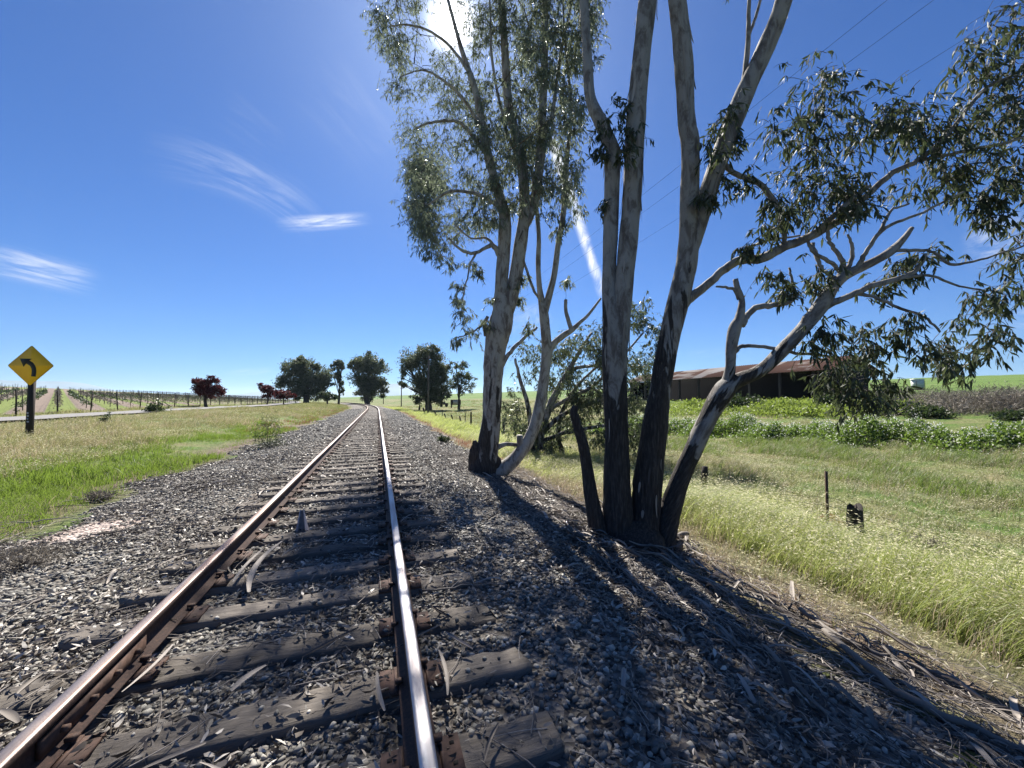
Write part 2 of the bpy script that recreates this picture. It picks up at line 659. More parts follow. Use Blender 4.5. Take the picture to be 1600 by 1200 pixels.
us = np.concatenate([[-4000, -2500, -1200, -700, -500, -350, -250, -180], np.arange(-150, -40, 8), np.arange(-40, -14, 1.), np.arange(-14, -6, .5), np.arange(-6, 9, .2), np.arange(9, 40, .75), np.arange(40, 100, 4), [110, 130, 160, 200, 260, 330, 420, 600, 900, 1500, 2500, 4000]])
vs = np.concatenate([np.arange(-30, -4, 2), np.arange(-4, 18, .25), np.arange(18, 60, 1.), np.arange(60, 200, 4), np.arange(200, 600, 25), [650, 800, 1000, 1400, 2000, 3000, 4500]])
v, q, uu = grid(us, vs, lambda u, vv, s: H(u, vv) - np.where(np.abs(s) < 3.3, .05, 0))
me = mesh_np('ground', v, None, q, True)
at = me.attributes.new('lateral', 'FLOAT', 'POINT')
at.data.foreach_set('value', uu.astype(np.float32))
tag(obj('ground', me, MT['ground']), kind='structure')

us = np.concatenate([np.arange(-4.4, 4.7, .1)])
vs = np.concatenate([np.arange(-4, 16, .1), np.arange(16, 60, .5), np.arange(60, 200, 2)])
edgeL = lambda v_: -3.9 + .35 * np.sin(v_ * 1.1) + .22 * np.sin(v_ * 2.9 + 1)
edgeR = lambda v_: 4.15 + .3 * np.sin(v_ * .9 + 2) + .2 * np.sin(v_ * 2.3)


def bedz(u, vv, s):
    e = np.minimum(s - edgeL(vv), edgeR(vv) - s)
    bump = .012 * np.sin(u * 13 + vv * 7) * np.sin(vv * 11 - u * 5) + .008 * np.sin(u * 29 + 2) * np.sin(vv * 31)
    bump = np.where(np.abs(s) < 1.5, bump * .5 - .008, bump) + np.clip((s - 2.2) / 1.2, 0, 1) * (.022 * np.sin(u * 6.1 + vv * 2.3) * np.sin(vv * 5.2 - u) + .012 * np.sin(u * 15 - vv * 9))
    return H(u, vv) + .012 + bump - np.clip(.35 - e, 0, 1) * .22


DUST = hit(138, 832)[0]


def dust(s, v_):
    return np.exp(-(((s - DUST[0]) / .55) ** 2 + ((v_ - DUST[1]) / .5) ** 2))


v, q, su = grid(us, vs, bedz)
me = mesh_np('ballast_bed', v, None, q, True)
at = me.attributes.new('dust', 'FLOAT', 'POINT')
at.data.foreach_set('value', dust(su, v[:, 1]).astype(np.float32))
tag(obj('ballast_bed', me, MT['bed']), kind='structure')

# road parallel to the line, on the left
a = Mat('old_asphalt')
f = a.noise(a.coord(), 30, 5, .7)
a.base(a.ramp(f, [(.3, (.16, .155, .15)), (.7, (.26, .25, .24))])).pr(.9, spec=.2)
us = np.linspace(-20.6, -16.6, 9)
vs = np.concatenate([np.arange(-20, 80, 2.), np.arange(80, 400, 8)])
v, q, _ = grid(us, vs, lambda u, vv, s: H(u, vv) * .3 + .7 * .2 + .10 + .03 * (1 - ((s + 18.2) / 2.7) ** 2))
tag(obj('road', mesh_np('road', v, None, q, True), a.m), kind='structure')

# ------------------------------------------------------------------ rails
prof = np.array([(-.070, -.168), (.070, -.168), (.070, -.157), (.012, -.138), (.009, -.055), (.030, -.042), (.035, -.036), (.0355, -.010), (.030, -.002), (.018, 0.), (-.018, 0.), (-.030, -.002), (-.0355, -.010), (-.035, -.036), (-.030, -.042), (-.009, -.055), (-.012, -.138), (-.070, -.157)])


def centre(v_):
    return np.stack([off(v_), v_, np.zeros_like(v_)], -1)


def rail_mesh(x0, nm):
    vs = np.concatenate([np.arange(-4, 10, .5), np.arange(10, 52, 3.), np.arange(52, 186, 3.)])
    c = centre(vs)
    sl = np.gradient(c[:, 0], vs)
    lat = np.stack([1 / np.sqrt(1 + sl ** 2), -sl / np.sqrt(1 + sl ** 2), np.zeros_like(sl)], -1)
    wob = .004 * np.sin(vs * .7 + x0 * 3)
    pts = c[:, None, :] + lat[:, None, :] * (x0 + wob[:, None, None] + prof[None, :, 0:1]) + np.array([0, 0, 1.]) * prof[None, :, 1:2]
    n, m = len(vs), len(prof)
    j = np.arange(m)
    q = np.vstack([np.stack([i * m + j, (i + 1) * m + j, (i + 1) * m + (j + 1) % m, i * m + (j + 1) % m], 1) for i in range(n - 1)])
    return mesh_np(nm, pts.reshape(-1, 3), None, q)


rails = []
for x0, lb in ((-.7525, 'rust brown steel rail on the left of the track, nearest the road'), (.7525, 'bright polished steel rail on the right of the track, nearest the gum trees')):
    o = obj('rail', rail_mesh(x0, 'rail'), MT['rail_dull'] if x0 < 0 else MT['rail'])
    tag(o, lb, 'rail', 'rails of the track')
    rails.append(o)
    sgn = 1 if x0 < 0 else -1
    jb = MB()     # joint bar bolted to the web near the camera
    vj = 2.55 if x0 < 0 else 4.3
    jb.box((x0 + sgn * .022, vj, -.095), (.022, .75, .075))
    for k in range(4):
        jb.tube([(x0 + sgn * .03, vj - .27 + .18 * k, -.093), (x0 + sgn * .055, vj - .27 + .18 * k, -.093)], [.016, .016], 6)
    jb.build('joint_bar', MT['steel_rust'], o)

# ------------------------------------------------------------------ sleepers with tie plates and spikes
def tie_mesh(seed):
    r = np.random.default_rng(seed)
    L, W, Hh = 2.6 + r.uniform(-.06, .06), .225 + r.uniform(-.015, .015), .18
    nx, ny = 27, 7
    xs = np.linspace(-L / 2, L / 2, nx)
    rings = []
    for i, x in enumerate(xs):
        e = 1 - .10 * max(0, (abs(x) - L / 2 + .10) / .10) ** 2
        pr = []
        for k in range(ny):
            y = (k / (ny - 1) - .5) * W * e
            edge = abs(k - (ny - 1) / 2) / ((ny - 1) / 2)
            pr.append((x + r.normal(0, .004) + (r.normal(0, .018) if i in (0, nx - 1) else 0), y + r.normal(0, .003), -.010 * edge ** 4 - (.018 if r.random() < .05 else 0) + r.normal(0, .003)))
        pr.append((x, W * .5 * e + r.normal(0, .003), -Hh))
        pr.append((x, -W * .5 * e + r.normal(0, .003), -Hh))
        rings.append(pr)
    v = np.array(rings).reshape(-1, 3)
    m = ny + 2
    j = np.arange(m)
    q = np.vstack([np.stack([i * m + j, (i + 1) * m + j, (i + 1) * m + (j + 1) % m, i * m + (j + 1) % m], 1) for i in range(nx - 1)])
    t = [[0, k, k + 1] for k in range(1, m - 1)] + [[(nx - 1) * m, (nx - 1) * m + k + 1, (nx - 1) * m + k] for k in range(1, m - 1)]
    return mesh_np('sleeper', v, t, q)


def plate_mesh():
    b = MB()
    b.box((0, 0, .008), (.33, .19, .016))
    b.box((.083, 0, .016), (.016, .188, .018))
    b.box((-.083, 0, .016), (.016, .188, .018))
    nb = len(b.v) * 6
    for x in (-.13, .13):
        for y in (-.05, .05):
            b.box((x, y, .0125), (.020, .020, .0085))
    me = mesh_np('tie_plate', np.vstack(b.v), None, np.vstack(b.q))
    me.materials.append(MT['steel_rust'])
    me.materials.append(MT['plate_hole'])
    idx = np.zeros(len(me.polygons), np.int32)
    idx[nb:] = 1
    me.polygons.foreach_set('material_index', idx)
    return me


def spike_mesh():
    b = MB()
    b.box((0, 0, .02), (.016, .016, .045))
    b.box((.006, 0, .046), (.04, .03, .014), jit=.0015)
    return mesh_np('spike', np.vstack(b.v), None, np.vstack(b.q))


tie_meshes = [tie_mesh(100 + k) for k in range(7)]
for m_ in tie_meshes:
    m_.materials.append(MT['tie'])
PLM, SPM = plate_mesh(), spike_mesh()
SPM.materials.append(MT['steel_rust'])
near_labels = [
    None,
    'weathered sleeper lowest in the photo, cut by its bottom edge',
    'weathered sleeper second from the bottom edge, pebbles lying on its left part',
    'weathered sleeper third from the bottom edge, shaded at its middle',
    'weathered sleeper fourth from the bottom edge under sun stripes',
    'weathered sleeper fifth from the bottom edge beside the bark strips',
    'weathered sleeper sixth from the bottom edge, dark with tree shade',
    'weathered sleeper seventh from the bottom edge, left end sticking out of gravel',
    'weathered sleeper eighth from the bottom edge, just before the curled bark',
]
tie_pos = []
s0, sp = 1.69 - .55, .55
for k in range(270):
    vv = s0 + sp * k + rng.normal(0, .02)
    if k == 0:
        continue
    sl = float(off(vv + .5) - off(vv - .5))
    o = bpy.data.objects.new('sleeper', tie_meshes[int(rng.integers(7))])
    col.objects.link(o)
    lat = rng.normal(0, .05)
    rz = -math.atan(sl) + rng.normal(0, .012)
    o.location = (float(off(vv)) + lat, vv, -.186 + (rng.uniform(-.012, .005) if k > 2 else 0))
    o.rotation_euler = (rng.normal(0, .012), rng.normal(0, .004), rz)
    tag(o, near_labels[k] if k < len(near_labels) and near_labels[k] else 'weathered grey wooden sleeper under the rails farther along the track', 'sleeper', 'sleepers under the two rails')
    tie_pos.append((vv, rz))
    for sx in (-1, 1):
        p_ = bpy.data.objects.new('tie_plate', PLM)
        col.objects.link(p_)
        p_.parent = o
        p_.location = (sx * .7525 - lat, 0, .002)
        if k < 14:
            for dx, dy in ((-.075, -.055), (.075, .055)):
                s_ = bpy.data.objects.new('spike', SPM)
                col.objects.link(s_)
                s_.parent = p_
                s_.location = (dx, dy, .002)
                s_.rotation_euler = (0, 0, 0 if dx < 0 else PI)
tie_v = np.array([t[0] for t in tie_pos])

# ------------------------------------------------------------------ ballast stones
PHI = (1 + 5 ** .5) / 2
ICO_V = np.array([[-1, PHI, 0], [1, PHI, 0], [-1, -PHI, 0], [1, -PHI, 0], [0, -1, PHI], [0, 1, PHI], [0, -1, -PHI], [0, 1, -PHI], [PHI, 0, -1], [PHI, 0, 1], [-PHI, 0, -1], [-PHI, 0, 1]]) / 1.9
ICO_F = np.array([[0, 11, 5], [0, 5, 1], [0, 1, 7], [0, 7, 10], [0, 10, 11], [1, 5, 9], [5, 11, 4], [11, 10, 2], [10, 7, 6], [7, 1, 8], [3, 9, 4], [3, 4, 2], [3, 2, 6], [3, 6, 8], [3, 8, 9], [4, 9, 5], [2, 4, 11], [6, 2, 10], [8, 6, 7], [9, 8, 1]])


def rot_mats(n):
    qn = unit(rng.normal(0, 1, (n, 4)))
    w, x, y, z = qn.T
    return np.stack([1 - 2 * (y * y + z * z), 2 * (x * y - z * w), 2 * (x * z + y * w), 2 * (x * y + z * w), 1 - 2 * (x * x + z * z), 2 * (y * z - x * w), 2 * (x * z - y * w), 2 * (y * z + x * w), 1 - 2 * (x * x + y * y)], 1).reshape(n, 3, 3)


def tie_dist(v_):
    i = np.clip(np.searchsorted(tie_v, v_), 1, len(tie_v) - 1)
    return np.minimum(np.abs(v_ - tie_v[i]), np.abs(v_ - tie_v[i - 1]))


def scatter(u0, u1, v0, v1, n, keep_ties=.05, keep_rail=0.):
    s = rng.uniform(u0, u1, n)
    v_ = rng.uniform(v0, v1, n)
    ok = np.ones(n, bool)
    on_tie = (np.abs(s) < 1.32) & (tie_dist(v_) < .12)
    ok &= ~on_tie | (rng.random(n) < keep_ties)
    ok &= rng.random(n) > dust(s, v_) * 1.1
    ok &= (np.abs(np.abs(s) - .7525) > .085) | (rng.random(n) < keep_rail)
    s, v_ = s[ok], v_[ok]
    on_tie = on_tie[ok]
    z = bedz(s + off(v_), v_, s)
    z = np.where(on_tie, -.186, z)
    return s, v_, z


def stones(s, v_, z, size):
    n = len(s)
    lv = ICO_V[None] * rng.uniform(.55, 1.3, (n, 12, 1))
    lv = lv * rng.uniform(.6, 1.2, (n, 1, 3))
    lv = np.einsum('nij,nkj->nki', rot_mats(n), lv) * size[:, None, None]
    lv[..., 2] *= .8
    c = np.stack([s + off(v_), v_, z + size * .12], -1)
    return (lv + c[:, None]).reshape(-1, 3), (ICO_F[None] + (np.arange(n) * 12)[:, None, None]).reshape(-1, 3)


sb = MB()
for (u0, u1, v0, v1, n, a0, a1) in ((-4.2, 4.3, .3, 5, 50000, .007, .028), (-4.2, 4.3, 5, 12, 42000, .010, .030), (-4.0, 4.2, 12, 32, 30000, .02, .045), (-4.0, 4.0, 32, 70, 14000, .035, .07)):
    s, v_, z = scatter(u0, u1, v0, v1, n, .05)
    ok = (s > edgeL(v_) + rng.normal(0, .2, len(s))) & (s < edgeR(v_) + rng.normal(0, .2, len(s)))
    s, v_, z = s[ok], v_[ok], z[ok]
    size = a0 + (a1 - a0) * rng.random(len(s)) ** 1.6
    vv, tt = stones(s, v_, z, size)
    sb.add(vv, tt)
tag(sb.build('gravel', MT['stone']), 'grey crushed ballast stones between and beside the rails', 'gravel', kind='stuff')


# ------------------------------------------------------------------ litter: fallen leaves, twigs, bark
def litter_leaves():
    b = MB()
    for (u0, u1, v0, v1, n, l0, l1) in ((-4.4, 4.8, .3, 4, 36000, .02, .085), (-4.4, -.9, 1, 13, 36000, .015, .06), (-4.4, 4.9, 4, 12, 56000, .025, .085), (-4.2, 4.6, 12, 30, 30000, .05, .12), (2.2, 5.4, .3, 12, 26000, .03, .10)):
        s, v_, z = scatter(u0, u1, v0, v1, n, .33)
        k = np.sin(s * 2.1 + v_ * .7) * np.sin(v_ * 1.3 - s) + rng.normal(0, .45, len(s))
        ok = k + .3 * (np.abs(s) < 1.3) > -.15
        s, v_, z = s[ok], v_[ok], z[ok]
        m = len(s)
        a = rng.uniform(0, 2 * PI, m)
        d = np.stack([np.cos(a), np.sin(a), rng.normal(0, .28, m)], 1)
        L = rng.uniform(l0, l1, m)
        vv, t, q = leaves(np.stack([s + off(v_), v_, z + .014 + rng.uniform(0, .022, m)], 1), d, L, L * rng.uniform(.14, .34, m), .35)
        b.add(vv, t, q)
    return b


tag(litter_leaves().build('leaf_litter', MT['litter']), 'pale dry gum leaves scattered over the ballast', 'leaf litter', kind='stuff')


def sticks(n, fun, l0, l1, r0, r1, bendy=.12, sides=4, K=5):
    s, v_, ang = fun(n)
    n = len(s)
    L = rng.uniform(l0, l1, n)
    t = np.linspace(-.5, .5, K)
    cx = s[:, None] + np.cos(ang)[:, None] * L[:, None] * t[None] + rng.normal(0, 1, (n, 1)) * bendy * L[:, None] * (t[None] ** 2)
    cy = v_[:, None] + np.sin(ang)[:, None] * L[:, None] * t[None] + rng.normal(0, 1, (n, 1)) * bendy * L[:, None] * (t[None] ** 2)
    z = H(cx + off(cy), cy) + .025 + rng.uniform(0, .05, (n, 1)) + rng.normal(0, .012, (n, K))
    z = np.where((np.abs(cx) < 1.32), np.maximum(z, -.175), z)
    z = np.where(np.abs(np.abs(cx) - .7525) < .1, np.minimum(z, -.14), z)
    r = rng.uniform(r0, r1, n)[:, None] * np.linspace(1, .5, K)[None]
    return strips(np.stack([cx + off(cy), cy, z], -1), r, sides)


def place_any(n):
    return rng.uniform(-4.3, 4.4, n), rng.uniform(.4, 16, n), rng.uniform(0, PI, n)


def place_bank(n):
    return rng.triangular(2.2, 3.9, 5.3, n), rng.uniform(.2, 13, n), rng.normal(1.75, .95, n)


b = MB()
b.add(*(lambda r: (r[0], None, r[1]))(sticks(3200, place_any, .06, .40, .0015, .0045, .3)))
b.add(*(lambda r: (r[0], None, r[1]))(sticks(5600, place_bank, .05, .38, .0015, .0055, .45)))
def place_left(n):
    return rng.uniform(-4.2, -1.9, n), rng.uniform(1.2, 9, n), rng.normal(.35, .5, n)


b.add(*(lambda r: (r[0], None, r[1]))(sticks(70, place_left, .5, 1.3, .004, .010, .12, 5, 7)))
tag(b.build('twig_litter', MT['barkstrip']), 'thin grey dead twigs lying over the ballast and bank', 'twigs', kind='stuff')


GB = hit(990, 852)[0]


def bark_strip(mb, c, ang, L, W, curl):
    """a peeled strip of bark: a curved trough lying on the ground"""
    K, J = 9, 5
    t = np.linspace(-.5, .5, K)
    j = np.linspace(-1, 1, J)
    ca, sa = math.cos(ang), math.sin(ang)
    bend = rng.normal(0, .045) * L
    tw = rng.normal(0, .5)
    vs_ = []
    for a_ in t:
        x = c[0] + ca * a_ * L - sa * bend * 4 * a_ * a_
        y = c[1] + sa * a_ * L + ca * bend * 4 * a_ * a_
        z = float(H(x, y)) + c[2] + .03 * math.sin(a_ * 5 + tw)
        if abs(x - float(off(y))) < 1.32:
            z = max(z, -.18 + c[2])
        w = W * (1 - .55 * abs(2 * a_) ** 3) * (1 + rng.normal(0, .06))
        for b_ in j:
            th = b_ * curl + tw * a_
            ox = math.sin(th) * w * .5 / max(math.sin(min(curl, 1.5)), .3)
            oz = (1 - math.cos(th)) * w * .5
            vs_.append((x - sa * ox, y + ca * ox, z + oz))
    i = (np.arange(K - 1)[:, None] * J + np.arange(J - 1)[None]).ravel()
    mb.add(vs_, None, np.stack([i, i + 1, i + J + 1, i + J], 1))


b = MB()
for k in range(560):
    u_ = rng.triangular(2.4, 3.9, 5.1)
    v_ = rng.uniform(.2, 12)
    bark_strip(b, (u_, v_,   .02 + rng.uniform(0, .06)), rng.normal(1.72, .75), rng.uniform(.10, .65), rng.uniform(.010, .042), rng.uniform(.6, 1.9))
for k in range(90):
    u_ = rng.uniform(-1.6, 2.6)
    v_ = rng.uniform(1, 9)
    bark_strip(b, (u_, v_, .035 + rng.uniform(0, .03)), rng.normal(1.2, .8), rng.uniform(.12, .4), rng.uniform(.012, .03), rng.uniform(.6, 1.9))
for k in range(110):     # heaped round the foot of the trunks
    an, ra = rng.uniform(0, 2 * PI), rng.uniform(.42, .95)
    bark_strip(b, (GB[0] + math.cos(an) * ra * 1.15, GB[1] + math.sin(an) * ra * .8, .03 + rng.uniform(0, .12)), an + PI / 2 + rng.normal(0, .8), rng.uniform(.12, .55), rng.uniform(.012, .05), rng.uniform(.6, 1.9))
tag(b.build('bark_litter', MT['barkstrip']), 'peeled grey bark strips strewn down the bank below the gum trees', 'bark litter', kind='stuff')

# ------------------------------------------------------------------ grass
PATCHV = lambda u, v_: np.sin(u * .8 + v_ * .5) + np.sin(v_ * .63 - u * 1.1 + 1.7) + np.sin(u * 2.1 + 1.1) * np.sin(v_ * 1.4)


def wedge(u0, u1, v0, v1, n, power=1.):
    """points by lateral distance and distance along the line"""
    u = rng.uniform(u0, u1, n)
    v_ = v0 + (v1 - v0) * rng.random(n) ** power
    return u, v_


def in_view(x, y, margin=.12):
    d0, d1 = x - CAM[0], y - CAM[1]
    zc = d0 * FWD[0] + d1 * FWD[1]
    xc = d0 * RGT[0] + d1 * RGT[1]
    return (zc > .3) & (np.abs(xc) < zc * (1.3333 + margin) + 1.)


def grass(name, m, zones, label, wind=(.3, -.1), seeds=None):
    b = MB()
    sd = MB()
    for (u0, u1, v0, v1, n, h0, h1, w, leanamt, pw, patch) in zones:
        per = 22
        nt_ = max(8, n // per)
        tu, tv = wedge(u0, u1, v0, v1, nt_, pw)
        ti = np.repeat(np.arange(nt_), per)
        free = rng.random(len(ti)) < .3
        spread = .055 * (1 + (v1 - v0) / 40)
        u = np.where(free, rng.uniform(u0, u1, len(ti)), tu[ti] + rng.normal(0, spread, len(ti)))
        v_ = tv[ti] + rng.normal(0, spread, len(ti)) * np.where(free, 6, 1)
        tl = rng.normal(0, .28, (nt_, 2))
        th = rng.uniform(.6, 1.3, nt_)
        x = u + off(v_)
        ok = in_view(x, v_)
        ok &= (u < edgeL(v_) - .1 + rng.normal(0, .25, len(u))) | (u > edgeR(v_) + .25 + rng.normal(0, .3, len(u)))
        if patch is not None:
            ok &= PATCHV(u, v_) + rng.normal(0, .7, len(u)) > patch
        u, v_, x, ti, free = u[ok], v_[ok], x[ok], ti[ok], free[ok]
        m_ = len(u)
        if not m_:
            continue
        h = rng.uniform(h0, h1, m_) * np.where(free, .8, th[ti]) * (1 + .22 * np.clip(PATCHV(u, v_), -2, 2))
        lean = rng.normal(0, leanamt, (m_, 2)) * .7 + tl[ti] + np.array(wind) * (1 + .5 * np.sin(u * 1.3 + v_ * .9))[:, None]
        vv, t, q, tip = blades(np.stack([x, v_, H(x, v_) - .02], 1), h, w * rng.uniform(.7, 1.4, m_), lean)
        b.add(vv, t, q)
        if seeds and rng.random() < 2:
            pick = rng.random(m_) < seeds[0]
            tp = tip[pick]
            d = np.concatenate([lean[pick] * .9, np.full((len(tp), 1), -.25)], 1) + rng.normal(0, .25, (len(tp), 3))
            L = seeds[1] * rng.uniform(.7, 1.4, len(tp))
            vv, t, q = leaves(tp, d, L, L * .2 + .001, .1, False)
            sd.add(vv, t, q)
    tag(b.build(name, m), label, 'grass', kind='stuff')
    return sd


# left: a fresh green strip beside the ballast, then seeding meadow grass up to the road
grass('fresh_grass', MT['grass_green'], [(-7.6, -3.7, 2, 10, 60000, .05, .17, .006, .4, 1, -.9), (-7.3, -3.7, 10, 26, 36000, .08, .2, .012, .4, 1.2, -.5), (-6.5, -3.8, 26, 90, 9000, .12, .26, .03, .4, 1.4, .4)],
      'short bright green grass on the left between ballast and meadow', (.12, -.1))
sd = grass('meadow_grass', MT['grass_mix'], [(-16, -6.2, 1, 16, 56000, .10, .28, .006, .5, 1, None), (-15.5, -6.8, 16, 45, 46000, .10, .28, .012, .5, 1.2, None), (-15, -4.4, 45, 170, 34000, .12, .32, .04, .5, 1.5, None), (-23.5, -21.2, 5, 120, 9000, .12, .3, .03, .4, 1.3, None)],
           'mixed green and straw meadow grass left of the track, up to the road', (.3, -.1), (.65, .036))
tag(sd.build('meadow_seed_heads', MT['seed']), 'whitish seed heads over the meadow grass left of the track', 'seed heads', kind='stuff')
# right: tall wind combed wild oats on the bank, then the field
sd = grass('tall_grass', MT['grass_tall'], [(5.5, 6.7, .3, 6.5, 34000, .22, .55, .005, .35, 1, None), (5.4, 6.6, 6.5, 9.2, 12000, .10, .26, .006, .35, 1, None), (6.5, 7.5, .3, 9, 24000, .04, .13, .005, .35, 1, None), (7.2, 9.5, .3, 10, 40000, .04, .15, .005, .35, 1, None), (4.7, 8.5, 9, 22, 36000, .12, .30, .009, .3, 1.1, None), (4.5, 8.5, 22, 110, 22000, .15, .38, .028, .35, 1.6, None)],
           'tall yellow green wind combed grass at the foot of the bank', (.85, -.35), (.65, .042))
tag(sd.build('wild_oat_heads', MT['seed']), 'pale seed heads of the tall grass along the bank and fence', 'seed heads', kind='stuff')
sd = grass('field_grass', MT['grass_mix'], [(4.5, 6.0, .3, 12, 12000, .05, .2, .005, .5, 1, None), (5.6, 6.5, .3, 12, 14000, .12, .34, .005, .4, 1, -.4), (8.8, 26, 2, 18, 90000, .08, .24, .008, .5, 1, None), (8.5, 24, 18, 45, 40000, .08, .24, .016, .5, 1.1, None), (8, 40, 45, 140, 22000, .1, .28, .05, .4, 1.4, None)],
           'meadow grass of the open field right of the fence', (.5, -.2), (.75, .036))
tag(sd.build('field_seed_heads', MT['seed']), 'pale seed heads drifting over the field right of the fence', 'seed heads', kind='stuff')
grass('field_green_grass', MT['grass_green'], [(13.5, 21, 2, 17, 46000, .16, .33, .010, .35, 1, -.2), (5.5, 12, 8, 26, 9000, .12, .3, .010, .35, 1, .9)],
      'patches of fresh green grass across the field before the weeds', (.35, -.15))
# dry straw along both edges of the gravel
grass('dry_grass', MT['grass_dry'], [(-5.2, -3.4, 1, 60, 9000, .05, .2, .006, .6, 1.6, 0.), (-16, -6.4, 3, 24, 46000, .10, .28, .006, .6, 1, -.5), (-15, -5, 24, 70, 20000, .10, .3, .016, .6, 1.2, -.3), (8.8, 24, 3, 22, 40000, .08, .26, .007, .6, 1, .1), (4.3, 6.2, .3, 14, 24000, .06, .26, .004, .8, 1, -1.2), (5.4, 6.5, .3, 8, 4500, .25, .48, .004, .5, 1, None), (3.7, 5.4, 14, 70, 9000, .08, .3, .014, .6, 1.5, -.8)],
      'dry straw coloured grass along the ballast edges and in meadow patches', (.3, -.2))
grass('rust_coloured_weed', MT['rust_weed'], [(3.9, 5.2, .8, 5, 3000, .06, .22, .007, .6, 1, .5), (3.6, 5.2, 12, 60, 9000, .06, .22, .02, .6, 1.3, -.6), (-6, -4, 22, 80, 5000, .08, .25, .025, .5, 1.2, -.2)],
      'rust red low weed along the foot of the bank', (.2, -.1))


# ------------------------------------------------------------------ trees
LIMBS = []


def peeling(lims, n, l0, l1, w0, w1):
    """ribbons of bark that hang off the trunks"""
    mb = MB()
    for k in range(n):
        sp_ = lims[int(rng.integers(len(lims)))]
        i = int(rng.integers(2, len(sp_) - 2))
        p, r = sp_[i, :3], sp_[i, 3]
        a_ = rng.uniform(0, 2 * PI)
        o_ = np.array([math.cos(a_), math.sin(a_), 0])
        sd_ = np.array([-o_[1], o_[0], 0])
        L = rng.uniform(l0, l1)
        W_ = rng.uniform(w0, w1)
        fl = rng.uniform(.02, .14)
        tn = unit((sp_[i + 1, :3] - sp_[i - 1, :3])[None])[0]
        tn = tn if tn[2] > 0 else -tn
        K = 7
        c = np.array([p + o_ * (r * 1.03 + .004 + fl * L * (j / 6) ** 2.2) - tn * L * j / 6 * (1 - .15 * j / 6) for j in range(K)])
        wd_ = W_ * np.array([.4, .9, 1, .9, .8, .6, .2]) * .5
        tw = rng.normal(0, .5)
        v_ = []
        for j in range(K):
            d_ = sd_ * math.cos(tw * j / 6) + o_ * math.sin(tw * j / 6)
            v_ += [c[j] - d_ * wd_[j], c[j] + o_ * wd_[j] * .35, c[j] + d_ * wd_[j]]
        q_ = []
        for j in range(K - 1):
            q_ += [[3 * j, 3 * j + 1, 3 * j + 4, 3 * j + 3], [3 * j + 1, 3 * j + 2, 3 * j + 5, 3 * j + 4]]
        mb.add(v_, None, q_)
    return mb


def limb(mb, rows, per=6, rough=.05, sides=10, wig=.0):
    """rows of (px, py, depth, width px): a limb traced in space"""
    pts = np.array([np.append(P(r[0], r[1], r[2]), r[3] * r[2] / F * .5) for r in rows])
    sp_ = spline(pts, per)
    LIMBS.append(sp_)
    if wig:
        sp_[1:-1, :3] += rng.normal(0, wig, (len(sp_) - 2, 3))
    mb.tube(sp_[:, :3], np.maximum(sp_[:, 3], .002), sides, rough)
    return sp_[:, :3]


def foliage(centres, radii, twigs, per_twig, L, W, skel, hang=.6, six=True, conn=True, twr=.0035):
    """leafy sprays round each centre; returns (branchlet builder, leaf builder)"""
    tw, lf = MB(), MB()
    centres = np.asarray(centres, float)
    radii = np.asarray(radii, float)
    if conn and skel is not None:
        n = len(centres)
        K = 7
        pts = np.zeros((n, K, 3))
        d0 = np.array([np.linalg.norm(skel - c, axis=1).min() for c in centres])
        pool = skel
        for i in np.argsort(d0):
            c = centres[i]
            dd = np.linalg.norm(pool - c, axis=1) + np.clip(pool[:, 2] - c[2] + .15, 0, None) * .5
            s = pool[np.argmin(dd)]
            t = np.linspace(0, 1, K)[:, None]
            ctrl = s * .45 + c * .55 + np.array([0, 0, .18]) * np.linalg.norm(c - s) + rng.normal(0, .06, 3) * np.linalg.norm(c - s)
            pts[i] = s * (1 - t) ** 2 + 2 * ctrl * t * (1 - t) + c * t * t
            pts[i, 1:-1] += rng.normal(0, .03, (K - 2, 3)) * np.linalg.norm(c - s)
            pool = np.vstack([pool, pts[i, 3:]])
        ln = np.linalg.norm(pts[:, -1] - pts[:, 0], axis=1)
        r = np.clip(ln * .009, .004, .02)[:, None] * np.linspace(1, .45, K)[None]
        vv, q = strips(pts, r, 5)
        tw.add(vv, None, q)
    c = np.repeat(centres, twigs, 0)
    r = np.repeat(radii, twigs)
    n = len(c)
    d = rand_dirs(n) * np.array([1, 1, .75]) + np.array([0, 0, .1])
    d = unit(d)
    ln = r * rng.uniform(.45, 1.1, n)
    K = 5
    t = np.linspace(0, 1, K)
    st = c + rng.normal(0, .46, (n, 3)) * r[:, None]
    pts = st[:, None] + d[:, None] * ln[:, None, None] * t[None, :, None]
    pts[..., 2] -= (t[None] ** 2) * ln[:, None] * .55
    vv, q = strips(pts, np.full((n, K), twr) * np.linspace(1.1, .5, K)[None], 3)
    tw.add(vv, None, q)
    tt = rng.uniform(.2, 1.0, (n, per_twig))
    idx = np.clip((tt * (K - 1)).astype(int), 0, K - 2)
    fr = tt * (K - 1) - idx
    ar = np.arange(n)[:, None]
    base = pts[ar, idx] * (1 - fr[..., None]) + pts[ar, idx + 1] * fr[..., None]
    dirs = .36 * rng.normal(0, 1, (n, per_twig, 3)) + np.array([0, 0, -hang]) + .35 * d[:, None]
    m = n * per_twig
    ll = L * rng.uniform(.55, 1.25, m)
    vv, t_, q = leaves(base.reshape(-1, 3), dirs.reshape(-1, 3), ll, W * rng.uniform(.7, 1.3, m) * (ll / L) ** .5, .2, six)
    lf.add(vv, t_, q)
    return tw, lf


# ---- big four-stemmed gum tree, close on the right
gb, gz = hit(990, 852)
ZA = gz
big = thing('eucalyptus_tree', 'big eucalyptus nearest the camera with four dark stems fanning from one stump', 'tree', gb)


